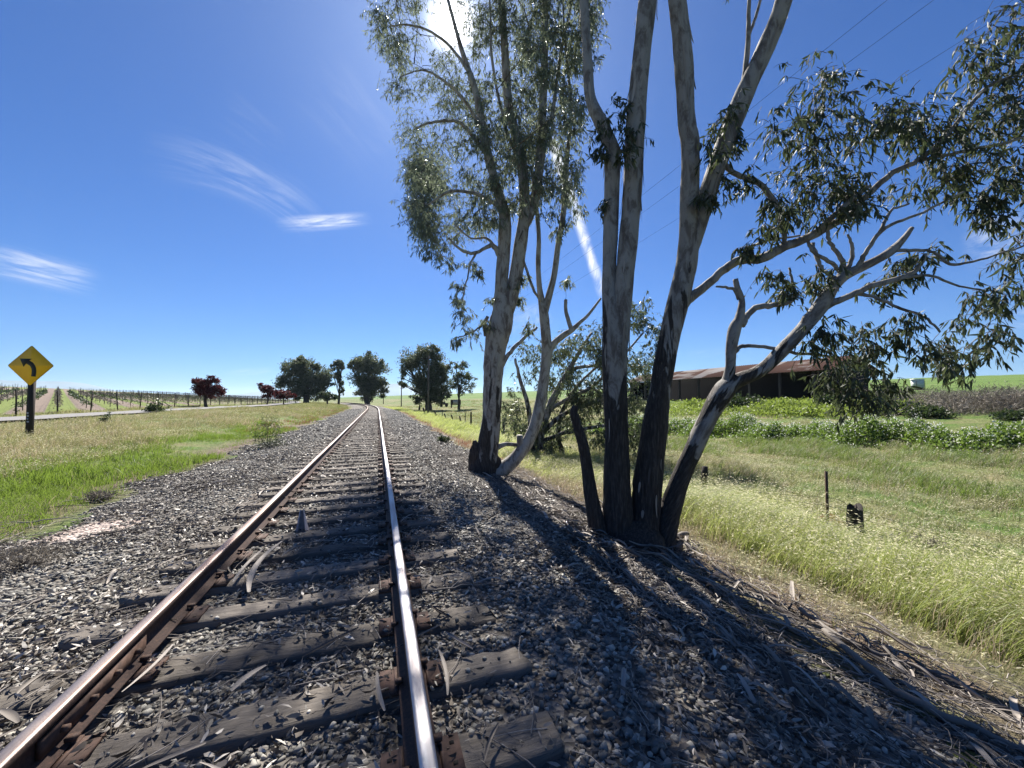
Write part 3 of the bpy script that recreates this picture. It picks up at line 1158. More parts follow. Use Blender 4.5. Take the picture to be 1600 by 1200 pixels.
def rel(mb, name, m, parent, smooth=False):
    org, q_ = np.zeros(3), parent
    while q_ is not None:
        org = org + np.array(q_.location)
        q_ = q_.parent
    v_ = np.vstack(mb.v) - org
    me = mesh_np(name, v_, np.vstack(mb.t) if mb.t else None, np.vstack(mb.q) if mb.q else None, smooth)
    return obj(name, me, m, parent)


z0 = ZA
skA = []
stems = []
m = MB()
skA.append(limb(m, [(968, 885, z0, 66), (966, 850, z0, 54), (965, 800, z0, 46), (964, 750, z0, 41), (964, 680, z0, 38), (961, 600, z0, 38), (960, 540, z0, 38), (957, 490, z0 + .02, 32), (952, 440, z0 + .05, 22), (955, 340, z0 + .1, 22), (957, 250, z0 + .1, 23), (955, 228, z0 + .1, 21), (938, 190, z0 + .1, 20), (922, 152, z0 + .15, 17), (918, 93, z0 + .2, 15), (913, 10, z0 + .3, 14), (905, -120, z0 + .5, 12), (880, -320, z0 + .9, 8)], 6, .035, 18))
skA.append(limb(m, [(964, 560, z0, 30), (968, 520, z0, 32), (975, 440, z0, 28), (983, 360, z0 + .03, 28), (988, 300, z0 + .05, 28), (993, 200, z0 + .05, 29), (1001, 100, z0 + .05, 28), (1012, 0, z0 + .1, 28), (1035, -180, z0 + .2, 22), (1050, -420, z0 + .3, 14)], 6, .03, 18))
stems.append(m)
m = MB()
skA.append(limb(m, [(1003, 890, z0 - .02, 64), (1004, 855, z0, 50), (1009, 800, z0, 43), (1012, 750, z0, 41), (1022, 675, z0, 38), (1033, 600, z0, 33), (1046, 530, z0, 32), (1061, 465, z0, 33), (1074, 400, z0, 31), (1076, 330, z0 - .05, 26), (1079, 232, z0 - .1, 26), (1073, 190, z0 - .1, 25), (1069, 110, z0 - .1, 27), (1061, 30, z0 - .1, 26), (1050, -60, z0 - .1, 24), (1020, -300, z0 - .1, 15)], 6, .035, 18))
skA.append(limb(m, [(1070, 420, z0, 22), (1084, 370, z0, 26), (1098, 325, z0, 28), (1118, 268, z0 - .05, 28), (1142, 200, z0 - .1, 29), (1166, 140, z0 - .15, 27), (1196, 75, z0 - .2, 26), (1224, 0, z0 - .3, 24), (1250, -130, z0 - .4, 18), (1270, -300, z0 - .5, 11)], 6, .035, 14))
stems.append(m)
m = MB()
skA.append(limb(m, [(1034, 892, z0 - .05, 54), (1036, 862, z0 - .03, 40), (1044, 812, z0 - .03, 32), (1060, 755, z0 - .05, 28), (1084, 700, z0 - .08, 26), (1109, 648, z0 - .1, 27), (1132, 610, z0 - .12, 30), (1150, 596, z0 - .14, 24), (1190, 578, z0 - .2, 20), (1224, 546, z0 - .25, 21), (1256, 512, z0 - .3, 21), (1281, 480, z0 - .35, 22), (1300, 450, z0 - .4, 18), (1318, 432, z0 - .4, 15), (1350, 416, z0 - .45, 13), (1372, 405, z0 - .5, 12), (1394, 391, z0 - .5, 13), (1412, 373, z0 - .5, 9), (1425, 356, z0 - .5, 6)], 6, .04, 14))
skA.append(limb(m, [(1136, 604, z0 - .12, 20), (1141, 575, z0 - .15, 15), (1142, 547, z0 - .15, 16), (1147, 515, z0 - .15, 18), (1155, 497, z0 - .15, 14), (1159, 469, z0 - .15, 9), (1152, 450, z0 - .15, 9), (1149, 436, z0 - .15, 8)], 5, .05, 10))
stems.append(m)
m = MB()
skA.append(limb(m, [(938, 868, z0 - .05, 40), (934, 830, z0 - .03, 30), (926, 790, z0 - .02, 23), (919, 745, z0, 20), (912, 700, z0, 17), (902, 665, z0, 14), (897, 645, z0, 13), (899, 634, z0, 9)], 6, .05, 12))
stems.append(m)
for k, m in enumerate(stems):
    rel(m, 'trunk', (MT['bark_big'], MT['bark_big'], MT['bark_lean'], MT['bark_dark'])[k], big, True)
m = MB()
limb(m, [(990, 905, z0 + .04, 150), (989, 872, z0 + .04, 124), (989, 845, z0 + .06, 104), (988, 822, z0 + .08, 84), (988, 806, z0 + .08, 60)], 6, .07, 22)
rel(m, 'stump', MT['bark_dark'], big, True)
rel(peeling(LIMBS[:4], 110, .12, .6, .012, .04), 'peeling_bark', MT['barkstrip'], big)['kind'] = 'stuff'
sk_extra = []
br = MB()
BR = [
    [(1063, 478, z0, 20), (1082, 462, z0 - .03, 14), (1100, 449, z0 - .05, 12), (1128, 424, z0 - .1, 12), (1156, 406, z0 - .15, 13), (1190, 404, z0 - .2, 14), (1225, 386, z0 - .25, 14), (1262, 372, z0 - .3, 12), (1298, 352, z0 - .35, 11), (1331, 334, z0 - .4, 10), (1347, 313, z0 - .45, 9), (1395, 270, z0 - .5, 9), (1434, 251, z0 - .55, 8), (1471, 220, z0 - .6, 7), (1502, 183, z0 - .6, 6), (1541, 138, z0 - .65, 5), (1600, 108, z0 - .7, 4), (1650, 60, z0 - .7, 3)],
    [(1262, 372, z0 - .3, 9), (1300, 340, z0 - .4, 8), (1345, 300, z0 - .5, 7), (1360, 290, z0 - .5, 5)],
    [(1434, 251, z0 - .55, 6), (1480, 242, z0 - .6, 5), (1516, 234, z0 - .65, 5), (1584, 220, z0 - .7, 4), (1640, 190, z0 - .8, 3)],
    [(1128, 255, z0 - .05, 10), (1147, 270, z0 - .1, 8), (1172, 280, z0 - .15, 8), (1194, 294, z0 - .2, 8), (1216, 328, z0 - .25, 8), (1226, 365, z0 - .27, 7), (1224, 388, z0 - .25, 6)],
    [(1152, 172, z0 - .12, 12), (1162, 130, z0 - .12, 9), (1168, 80, z0 - .12, 8), (1170, 20, z0 - .15, 6), (1173, -60, z0 - .15, 4)],
    [(1168, 60, z0 - .12, 6), (1178, 35, z0 - .12, 5), (1190, -5, z0 - .1, 4)],
    [(1158, 409, z0 - .15, 7), (1172, 388, z0 - .12, 5), (1200, 376, z0 - .1, 4), (1250, 368, z0 - .1, 3)],
    # limbs of the leaning stem
    [(1158, 508, z0 - .15, 12), (1168, 492, z0 - .15, 9), (1184, 480, z0 - .18, 9), (1205, 477, z0 - .2, 8), (1226, 475, z0 - .22, 7), (1241, 465, z0 - .25, 6), (1238, 440, z0 - .25, 4), (1233, 418, z0 - .25, 3)],
    [(1155, 468, z0 - .15, 6), (1146, 452, z0 - .15, 5), (1132, 449, z0 - .15, 4), (1119, 447, z0 - .15, 3)],
    [(1144, 556, z0 - .15, 7), (1156, 542, z0 - .15, 7), (1180, 541, z0 - .18, 6), (1216, 546, z0 - .2, 6), (1243, 552, z0 - .2, 5), (1290, 556, z0 - .1, 4), (1330, 572, z0, 3), (1370, 590, z0, 3)],
    [(1250, 518, z0 - .3, 12), (1258, 500, z0 - .33, 11), (1270, 485, z0 - .35, 9)],
    [(1303, 446, z0 - .4, 10), (1318, 418, z0 - .4, 9), (1308, 396, z0 - .4, 7), (1296, 378, z0 - .4, 6), (1293, 360, z0 - .4, 5)],
    [(1312, 424, z0 - .4, 7), (1300, 411, z0 - .42, 6), (1272, 394, z0 - .45, 5), (1262, 376, z0 - .45, 4)],
    [(1318, 428, z0 - .4, 7), (1331, 405, z0 - .4, 6), (1331, 385, z0 - .4, 5), (1324, 366, z0 - .4, 3)],
    [(1340, 418, z0 - .45, 8), (1352, 396, z0 - .5, 7), (1374, 364, z0 - .55, 6), (1392, 352, z0 - .55, 5), (1444, 331, z0 - .6, 4), (1506, 300, z0 - .7, 3)],
    [(1283, 482, z0 - .35, 13), (1319, 466, z0 - .45, 10), (1362, 447, z0 - .55, 9), (1400, 437, z0 - .6, 8), (1431, 422, z0 - .65, 6), (1447, 396, z0 - .7, 4)],
    [(1322, 462, z0 - .45, 7), (1345, 460, z0 - .5, 6), (1372, 466, z0 - .6, 5), (1409, 483, z0 - .7, 5), (1444, 494, z0 - .8, 4), (1469, 519, z0 - .85, 3)],
    [(1396, 392, z0 - .5, 6), (1428, 391, z0 - .6, 5), (1459, 394, z0 - .7, 4), (1484, 412, z0 - .75, 4), (1531, 406, z0 - .85, 3), (1600, 384, z0 - .9, 2.5)],
    [(1400, 437, z0 - .6, 5), (1450, 430, z0 - .7, 4), (1490, 445, z0 - .8, 3), (1540, 455, z0 - .9, 2.5)],
    [(1375, 362, z0 - .55, 5), (1392, 330, z0 - .55, 4), (1420, 318, z0 - .6, 3)],
    [(1270, 380, z0 - .3, 6), (1280, 410, z0 - .4, 6), (1290, 425, z0 - .4, 5), (1312, 438, z0 - .4, 5)],
]
for rows in BR:
    sk_extra.append(limb(br, rows, 5, .06, 8, .004))
rel(br, 'branch', MT['bark_limb'], big, True)
skel = np.vstack(skA[:-1] + sk_extra)
CL = [(1290, 130, 34), (1245, 160, 34), (1330, 158, 34), (1215, 205, 30), (1270, 190, 32), (1318, 212, 30), (1250, 255, 40), (1300, 272, 42), (1232, 300, 34), (1288, 318, 36), (1330, 290, 32), (1340, 328, 20), (1262, 232, 26), (1315, 300, 28), (1270, 290, 34),
      (1400, 168, 34), (1440, 182, 28), (1385, 195, 30), (1450, 212, 34), (1502, 208, 28), (1470, 268, 34), (1520, 250, 32), (1560, 268, 32), (1595, 260, 32), (1432, 292, 24), (1500, 296, 24), (1420, 200, 26), (1480, 190, 24),
      (1560, 60, 36), (1592, 100, 44), (1570, 150, 40), (1605, 30, 44), (1595, 200, 40), (1540, 125, 28), (1600, 150, 44), (1580, 20, 30), (1525, 90, 18),
      (1138, 180, 18), (1122, 232, 20), (1130, 290, 20), (1108, 312, 16), (1165, 282, 16), (1150, 225, 14), (1118, 205, 14),
      (968, 172, 22), (986, 208, 16), (944, 200, 17), (975, 230, 14), (940, 238, 10), (945, 320, 7),
      (1190, 368, 20), (1165, 392, 12), (1215, 345, 16), (1205, 315, 18),
      (1210, 428, 24), (1200, 470, 24), (1292, 430, 22), (1278, 448, 20), (1238, 455, 18), (1222, 450, 16),
      (1530, 322, 22), (1556, 340, 18), (1545, 310, 16), (1500, 440, 30), (1540, 420, 30), (1582, 408, 30), (1592, 378, 24), (1440, 402, 20), (1402, 430, 22), (1380, 452, 18), (1425, 415, 18),
      (1420, 498, 20), (1410, 520, 16), (1500, 470, 28), (1540, 460, 26), (1460, 500, 24), (1520, 492, 28), (1552, 520, 24), (1490, 530, 26), (1450, 548, 22), (1500, 562, 20), (1538, 550, 16), (1568, 545, 12), (1480, 575, 15), (1470, 540, 20), (1565, 470, 20), (1590, 440, 24),
      (1270, 540, 22), (1308, 528, 30), (1350, 518, 24), (1372, 560, 22), (1320, 562, 28), (1342, 592, 30), (1298, 592, 24), (1372, 602, 22), (1330, 622, 22), (1392, 606, 14), (1310, 610, 24), (1355, 545, 22), (1285, 515, 16), (1360, 625, 16),
      # off the top of the photo, the crown goes on
      (1640, 60, 60), (1660, 180, 60), (1650, 300, 50), (1660, 420, 45)]
CL = [c for c in CL if not (c[1] > 380 and c[0] > 1390 and c[0] < 1620) or rng.random() > .36]
CL = [c for c in CL if not (1180 < c[0] < 1300 and 420 < c[1] < 480) or rng.random() > .3]
CL += [(c[0] + rng.normal(0, 14), c[1] + rng.normal(0, 12), c[2] * .8) for c in CL if c[1] < 345 and c[0] > 1190 and rng.random() < .4]
rr = np.array([c[2] for c in CL], float)
zz = np.array([z0 - .2 - .5 * np.clip((c[0] - 1100) / 500, 0, 1) + rng.normal(0, .16) for c in CL])
cc = np.array([P(c[0], c[1], z) for c, z in zip(CL, zz)])
top_c = [s[-1] + np.array([rng.normal(0, .8), rng.normal(0, .8), rng.uniform(-1.6, 1.)]) for s in (skA[0], skA[1], skA[2], skA[3]) for _ in range(10)]
cc = np.vstack([cc, top_c])
rad = np.concatenate([rr * zz / F, np.full(len(top_c), .4)])
tw, lf = foliage(cc, rad * 1.08, 23, 6, .118, .023, skel, .95)
crown = rel(lf, 'crown', MT['leaf_big'], big)
rel(tw, 'twigs', MT['twig'], crown)

# ---- twin gum tree farther along the bank
gb2, gz2 = hit(760, 742)
Z2 = gz2
nl = len(LIMBS)
twin = thing('eucalyptus_tree', 'tall pale eucalyptus before the sun with two trunks rising from a burnt base', 'tree', gb2)
sk = []
m = MB()
z = Z2
sk.append(limb(m, [(756, 765, z, 62), (755, 735, z, 46), (761, 700, z, 36), (768, 650, z, 31), (770, 600, z, 30), (774, 550, z, 34), (781, 510, z, 36), (786, 480, z, 30), (784, 440, z, 21), (787, 400, z, 21), (789, 360, z, 20), (787, 330, z, 18), (772, 280, z - .1, 14), (756, 211, z - .2, 13), (744, 146, z - .3, 10), (722, 80, z - .4, 7), (700, 0, z - .5, 5)], 6, .045, 14))
sk.append(limb(m, [(786, 500, z, 26), (796, 470, z, 24), (806, 430, z, 21), (812, 390, z, 20), (818, 350, z, 18), (820, 320, z, 17), (815, 253, z, 16), (803, 200, z, 15), (795, 169, z, 14), (789, 85, z, 12), (784, 10, z, 11), (775, -120, z, 8), (765, -300, z, 5)], 6, .04, 12))
sk.append(limb(m, [(816, 360, z, 14), (828, 335, z + .1, 15), (838, 300, z + .2, 15), (846, 225, z + .3, 14), (848, 169, z + .3, 13), (851, 85, z + .4, 11), (853, 0, z + .5, 10), (860, -150, z + .6, 7), (865, -300, z + .6, 4)], 6, .04, 12))
rel(m, 'trunk', MT['bark_mid'], twin, True)
m = MB()
sk.append(limb(m, [(752, 745, z - .05, 34), (770, 738, z, 28), (788, 731, z, 24), (808, 713, z + .05, 22), (826, 687, z + .1, 20), (840, 650, z + .15, 18), (849, 600, z + .2, 16), (854, 550, z + .2, 15), (852, 515, z + .2, 15), (849, 487, z + .2, 14), (843, 450, z + .2, 9), (841, 410, z + .2, 8), (842, 370, z + .2, 7), (838, 320, z + .2, 6), (830, 260, z + .1, 4)], 6, .045, 12))
sk.append(limb(m, [(850, 492, z + .2, 11), (857, 465, z + .2, 11), (866, 430, z + .2, 10), (872, 384, z + .2, 9), (880, 335, z + .2, 9), (885, 262, z + .3, 7), (890, 210, z + .3, 6), (893, 169, z + .3, 5), (885, 85, z + .3, 4), (880, 0, z + .3, 3), (885, -100, z + .3, 2)], 6, .04, 10))
sk.append(limb(m, [(856, 560, z + .2, 12), (863, 540, z + .2, 10), (878, 526, z + .15, 10), (893, 516, z + .1, 9), (906, 504, z + .1, 6), (919, 492, z + .1, 5), (939, 466, z + .05, 3)], 5, .05, 8))
sk.append(limb(m, [(893, 516, z + .1, 8), (888, 500, z + .1, 7), (884, 485, z + .1, 6), (884, 468, z + .1, 5.5)], 4, .05, 8))
sk.append(limb(m, [(774, 700, z, 10), (790, 694, z, 7), (808, 695, z + .05, 6)], 4, .05, 8))
sk.append(limb(m, [(806, 716, z + .05, 13), (812, 700, z + .03, 11), (812, 680, z, 10)], 4, .08, 8))
rel(m, 'trunk', MT['bark_pale'], twin, True)
m = MB()
limb(m, [(744, 770, z - .08, 30), (743, 745, z - .08, 22), (741, 722, z - .08, 17), (744, 700, z - .06, 14), (742, 688, z - .05, 5)], 6, .22, 14)
limb(m, [(752, 770, z - .10, 30), (750, 745, z - .10, 20), (752, 715, z - .06, 14), (758, 690, z - .05, 6)], 6, .25, 12)
limb(m, [(785, 757, z - .05, 30), (774, 738, z - .05, 26), (762, 712, z - .05, 16)], 5, .2, 12)
rel(m, 'burnt_base', MT['bark_dark'], twin, True)
br = MB()
for rows in ([(783, 572, z, 9), (793, 556, z - .05, 7), (806, 541, z - .05, 6), (822, 526, z - .1, 5), (839, 511, z - .1, 4)],
             [(784, 405, z, 10), (772, 385, z - .1, 8), (760, 386, z - .2, 6), (740, 396, z - .3, 5), (720, 390, z - .4, 4), (700, 372, z - .5, 3)],
             [(745, 394, z - .3, 4), (735, 412, z - .3, 3), (730, 435, z - .35, 2.5), (722, 470, z - .4, 2)],
             [(775, 388, z - .1, 5), (760, 372, z - .2, 4), (735, 372, z - .3, 3), (710, 350, z - .4, 3)],
             [(766, 250, z - .15, 8), (740, 215, z - .3, 6), (715, 190, z - .4, 5), (680, 190, z - .6, 4), (650, 200, z - .7, 3)],
             [(756, 211, z - .2, 7), (735, 170, z - .4, 5), (700, 130, z - .6, 4), (660, 110, z - .7, 3), (625, 120, z - .8, 2)],
             [(744, 146, z - .3, 6), (725, 100, z - .5, 5), (690, 60, z - .6, 4), (650, 40, z - .7, 3), (610, 40, z - .8, 2)],
             [(787, 330, z, 8), (760, 310, z - .2, 6), (730, 300, z - .3, 5), (700, 300, z - .5, 4), (670, 320, z - .6, 3)],
             [(815, 253, z, 8), (800, 225, z - .1, 6), (790, 200, z - .2, 5), (770, 100, z - .3, 4), (765, 0, z - .4, 3)],
             [(846, 225, z + .3, 7), (862, 180, z + .3, 6), (872, 110, z + .3, 5), (885, 40, z + .3, 4), (905, -40, z + .3, 3)],
             [(760, 525, z, 8), (757, 505, z - .02, 6), (762, 494, z - .05, 5)],
             [(761, 500, z, 4), (748, 512, z - .1, 3), (735, 520, z - .2, 2.5), (715, 528, z - .3, 2)],
             [(812, 390, z, 5), (822, 420, z, 4), (835, 455, z, 4), (845, 470, z + .1, 3)]):
    sk.append(limb(br, rows, 5, .06, 7, .006))
rel(br, 'branch', MT['bark_mid'], twin, True)
rel(peeling(LIMBS[nl:nl + 5], 90, .15, .7, .015, .05), 'peeling_bark', MT['barkstrip'], twin)['kind'] = 'stuff'
skel2 = np.vstack(sk)
poly = [(590, -60), (588, 20), (602, 90), (605, 170), (625, 215), (638, 290), (643, 350), (662, 392), (690, 405), (712, 372), (745, 360), (790, 345), (835, 335), (880, 335), (900, 300), (905, 230), (912, 150), (925, 60), (930, -60)]


def inpoly(x, y, pl):
    c = False
    j = len(pl) - 1
    for i in range(len(pl)):
        xi, yi = pl[i]
        xj, yj = pl[j]
        if (yi > y) != (yj > y) and x < (xj - xi) * (y - yi) / (yj - yi) + xi:
            c = not c
        j = i
    return c


C2, R2 = [], []
tries = 0
while len(C2) < 400 and tries < 6000:
    tries += 1
    x, y = rng.uniform(585, 930), rng.uniform(-60, 405)
    if not inpoly(x, y, poly):
        continue
    ds = math.hypot(x - 708, y - 35)
    if ds < 30 or (ds < 52 and rng.random() < .5):
        continue
    # keep thin places: right of the main crown, and gaps between sprays
    dens = .5 + .5 * math.sin(x * .047 + 1) * math.sin(y * .043 + x * .012)
    if x > 800 and y < 340:
        dens = .9
    if rng.random() > .3 + .7 * dens:
        continue
    dz = (rng.uniform(-.3, 3.) if rng.random() < .55 else rng.uniform(3., 8.5)) if x < 745 else rng.normal(.2, .9)
    C2.append(P(x, y, z + dz))
    R2.append(rng.uniform(13, 24) * (z + max(dz, 0) * .8) / F)
for (x, y, r_) in ((716, 448, 9), (722, 476, 11), (714, 468, 9), (735, 520, 12), (714, 532, 8), (722, 490, 13), (757, 504, 9), (748, 425, 8), (815, 437, 11), (800, 446, 9), (886, 440, 9), (735, 410, 12), (685, 400, 16), (672, 385, 15), (700, 408, 12), (884, 345, 13), (905, 330, 10), (870, 360, 10), (825, 512, 8), (770, 470, 9), (812, 470, 7), (790, 452, 10), (918, 20, 14), (925, 90, 12), (780, 478, 8)):
    C2.append(P(x, y, z + rng.normal(-.1, .25)))
    R2.append(r_ * z / F)
for k in range(120):    # crown above the photo's top edge
    x, y = rng.uniform(590, 930), rng.uniform(-330, -60)
    C2.append(P(x, y, z + rng.normal(-.2, .9)))
    R2.append(rng.uniform(14, 24) * z / F)
SUNV = unit((P(708, 35, 1.) - CAM)[None])[0]
shade = [(450, 830), (470, 800), (540, 760), (600, 740), (625, 745), (640, 800), (640, 860), (560, 875), (500, 900), (440, 910)]
added = 0
for _ in range(6000):     # sprays added to the crown's deeper left so that it shades the rails
    if added >= 95:
        break
    x, y = rng.uniform(440, 645), rng.uniform(738, 912)
    if not inpoly(x, y, shade):
        continue
    g_ = hit(x, y)[0]
    q_ = g_ + SUNV * rng.uniform(4., 17.)
    d_ = q_ - CAM
    zq = float(np.dot(d_, FWD))
    sx_, sy_ = 800 + F * np.dot(d_, RGT) / zq, 600 - F * np.dot(d_, UPV) / zq
    if inpoly(sx_ - 6, sy_, poly) and math.hypot(sx_ - 708, sy_ - 35) > 60:
        C2.append(q_)
        R2.append(rng.uniform(12, 20) * zq / F)
        added += 1
tw, lf = foliage(C2, R2, 20, 9, .135, .0225, skel2, .95, six=False)
crown = rel(lf, 'crown', MT['leaf_mid'], twin)
rel(tw, 'twigs', MT['twig'], crown)

# ---- young leafy gum between the two
gb3, gz3 = hit(838, 716)
Z3 = gz3 + 1.2
young = thing('eucalyptus_tree', 'low bushy young eucalyptus with arching pale limbs seen between the big trunks', 'tree', ground(*P(838, 716, Z3)[:2]))
m = MB()
sk = []
z = Z3
for rows in ([(838, 735, z, 20), (842, 700, z, 15), (850, 660, z, 12), (866, 620, z, 11), (885, 585, z + .2, 9), (905, 550, z + .3, 6), (925, 520, z + .3, 4)],
             [(838, 728, z, 13), (832, 690, z - .2, 9), (826, 640, z - .3, 8), (815, 600, z - .3, 6), (805, 560, z - .3, 4)],
             [(840, 694, z, 8), (870, 680, z - .2, 7), (905, 672, z - .2, 6), (945, 665, z - .2, 5), (985, 668, z - .2, 3)],
             [(846, 676, z, 8), (880, 648, z, 7), (920, 632, z + .1, 5), (960, 618, z + .1, 4), (1000, 600, z + .1, 3)],
             [(856, 640, z, 7), (890, 622, z, 6), (930, 600, z + .2, 5), (970, 560, z + .3, 4), (1005, 520, z + .3, 3)],
             [(872, 610, z, 7), (892, 580, z + .2, 6), (920, 572, z + .2, 5), (960, 578, z + .1, 3)],
             [(880, 712, z + .4, 9), (872, 680, z + .4, 8), (880, 640, z + .5, 7), (905, 600, z + .6, 5), (950, 555, z + .6, 4), (985, 500, z + .6, 3)]):
    sk.append(limb(m, rows, 5, .05, 8, .01))
rel(m, 'trunk', MT['bark_mid'], young, True)
poly3 = [(786, 600), (800, 560), (828, 530), (880, 525), (930, 520), (960, 500), (985, 470), (1015, 468), (1032, 490), (1030, 545), (1022, 600), (1048, 600), (1046, 660), (1015, 690), (960, 705), (900, 700), (850, 722), (800, 700), (788, 650)]
C3, R3 = [], []
while len(C3) < 190:
    x, y = rng.uniform(785, 1050), rng.uniform(465, 725)
    if not inpoly(x, y, poly3):
        continue
    if rng.random() > .35 + .65 * (.5 + .5 * math.sin(x * .06) * math.sin(y * .055 + 1)):
        continue
    C3.append(P(x, y, z + rng.normal(.2, .7)))
    R3.append(rng.uniform(11, 20) * z / F)
tw, lf = foliage(C3, R3, 20, 11, .16, .034, np.vstack(sk), .8, six=False)
crown = rel(lf, 'crown', MT['leaf_shrub'], young)
rel(tw, 'twigs', MT['twig'], crown)


# ---- trees far along the line
def far_tree(label, cat, base, zdep, px0, blobs, n, leaf, mleaf, trunk, mtrunk=None, name='tree', group=None, hang=.2, dens_core=.5):
    n = int(n * 1.8)
    """blobs: (px, py, rx, ry) in photo pixels at the tree's own distance"""
    t = thing(name, label, cat, base, 0, group)
    k = zdep / F
    bz = base[2]
    tm = MB()
    C = []
    tot = sum(b_[2] * b_[3] for b_ in blobs)
    base_px = None
    blobs = list(blobs)
    for b_ in list(blobs):
        for _ in range(2):
            an = rng.uniform(-.4, PI + .4)
            blobs.append((b_[0] + math.cos(an) * b_[2] * 1.02, b_[1] - math.sin(an) * b_[3] * 1.02, b_[2] * rng.uniform(.22, .42), b_[3] * rng.uniform(.22, .42)))
    for (x, y, rx, ry) in blobs:
        c = P(x, y, zdep)
        C.append((c, rx * k, ry * k))
    x0, y0, w0, ytop = trunk
    top = P(x0 + rng.normal(0, 1), ytop, zdep)
    pts = spline([np.append(base - np.array([0, 0, .2]), w0 * k * .62), np.append((np.array(base) + top) / 2 + rng.normal(0, .3 * k * w0, 3), w0 * k * .42), np.append(top, w0 * k * .2)], 5)
    tm.tube(pts[:, :3], pts[:, 3], 8, .05)
    for c, rx, ry in C:
        s = pts[int(len(pts) * rng.uniform(.3, .8)), :3]
        md = (s + c) / 2 - np.array([0, 0, .08 * np.linalg.norm(c - s)])
        q_ = spline([np.append(s, w0 * k * .2), np.append(md, w0 * k * .13), np.append(c, w0 * k * .05)], 4)
        tm.tube(q_[:, :3], q_[:, 3], 5, .05)
    rel(tm, 'trunk', mtrunk or MT['bark_dark'], t, True)
    lf_ = MB()
    for (c, rx, ry), b_ in zip(C, blobs):
        m_ = int(n * b_[2] * b_[3] / tot)
        nc = max(4, m_ // 120)
        d = rand_dirs(nc)
        rr_ = rng.random(nc) ** dens_core
        cl = c + d * rr_[:, None] * (RGT * 0 + 1) * np.array([rx, rx, ry])
        idx = rng.integers(0, nc, m_)
        cs = min(rx, ry) * .27
        pt = cl[idx] + rng.normal(0, 1, (m_, 3)) * cs * np.array([1, 1, .8])
        dr = rand_dirs(m_) + np.array([0, 0, -hang])
        L = leaf * k * rng.uniform(.6, 1.4, m_)
        vv, tt, q_ = leaves(pt, dr, L, L * .42, .1, False)
        lf_.add(vv, tt, q_)
    rel(lf_, 'crown', mleaf, t)
    return t


def far(px, py, z):
    p_ = P(px, py, z)
    return ground(p_[0], p_[1])


far_tree('broad rounded dark tree left of the track, widest of the distant trees there', 'tree', far(478, 627, 112), 112, 478, [(462, 580, 19, 18), (480, 575, 16, 17), (497, 588, 18, 17), (450, 600, 15, 12), (478, 605, 22, 18), (505, 600, 14, 13), (488, 617, 16, 9), (465, 617, 14, 9), (440, 594, 7, 6), (470, 568, 10, 9)], 9000, 3.2, MT['leaf_far'], (478, 627, 7, 590))
far_tree('tall slim tree with a tufted top and bare lower trunk', 'tree', far(529, 628, 118), 118, 529, [(528, 570, 7, 6), (522, 575, 5, 5), (534, 574, 5, 6), (529, 585, 5, 7), (532, 598, 4, 8), (534, 612, 3, 8), (524, 588, 3, 4)], 1900, 2.6, MT['leaf_far'], (529, 628, 3, 580))
far_tree('dense upright oval dark tree beside the bend of the track', 'tree', far(575, 630, 135), 135, 575, [(575, 568, 20, 14), (562, 572, 13, 12), (590, 575, 13, 14), (572, 590, 22, 16), (590, 600, 13, 13), (577, 610, 18, 13), (598, 612, 6, 10), (568, 605, 13, 12), (577, 621, 10, 7), (553, 570, 6, 6)], 9000, 3., MT['leaf_far'], (577, 630, 7, 600))
far_tree('biggest dark rounded tree right of the track beside the wooden power pole', 'tree', far(670, 632, 84), 84, 668, [(650, 560, 20, 17), (670, 556, 18, 15), (685, 570, 17, 18), (692, 592, 14, 16), (668, 585, 22, 22), (655, 600, 16, 14), (675, 610, 22, 20), (640, 572, 12, 12), (632, 580, 8, 8), (690, 615, 11, 14), (655, 622, 12, 8), (680, 624, 16, 8), (629, 600, 6, 9)], 12000, 3.1, MT['leaf_far'], (672, 634, 9, 590))
far_tree('airy see-through tree with an open crown behind the notice board', 'tree', far(717, 634, 84), 84, 718, [(720, 573, 12, 7), (732, 588, 9, 9), (710, 588, 8, 9), (722, 592, 13, 10), (736, 602, 5, 8), (712, 606, 8, 8), (728, 611, 9, 6), (713, 572, 7, 5)], 1300, 3., MT['leaf_far'], (714, 634, 3.5, 590))
far_tree('low round dark bush under the tall slim tree', 'bush', far(512, 628, 100), 100, 512, [(512, 620, 12, 6), (506, 618, 7, 5), (518, 621, 8, 4)], 1500, 2.6, MT['leaf_bush'], (512, 628, 2, 622), name='bush')
RG = 'red leaved plum trees by the vineyard'
far_tree('largest dark red leaved tree, windswept, at the vineyard edge', 'tree', far(323, 630, 52), 52, 325, [(318, 604, 13, 10), (328, 596, 11, 7), (335, 608, 13, 9), (322, 615, 12, 8), (346, 612, 7, 5), (308, 597, 5, 6), (312, 608, 7, 7)], 3600, 3.2, MT['leaf_red'], (323, 630, 4, 605), group=RG)
far_tree('small upright dark red tree on a thin stem', 'tree', far(417, 629, 80), 80, 417, [(416, 608, 10, 7), (412, 604, 6, 5), (422, 611, 7, 6), (419, 616, 8, 5)], 1500, 2.6, MT['leaf_red'], (418, 629, 2, 612), group=RG)
far_tree('low spreading dark red tree against the broad dark tree', 'tree', far(443, 628, 84), 84, 443, [(443, 616, 13, 7), (436, 614, 8, 6), (453, 618, 7, 5)], 1500, 2.6, MT['leaf_red'], (444, 628, 2, 620), group=RG)


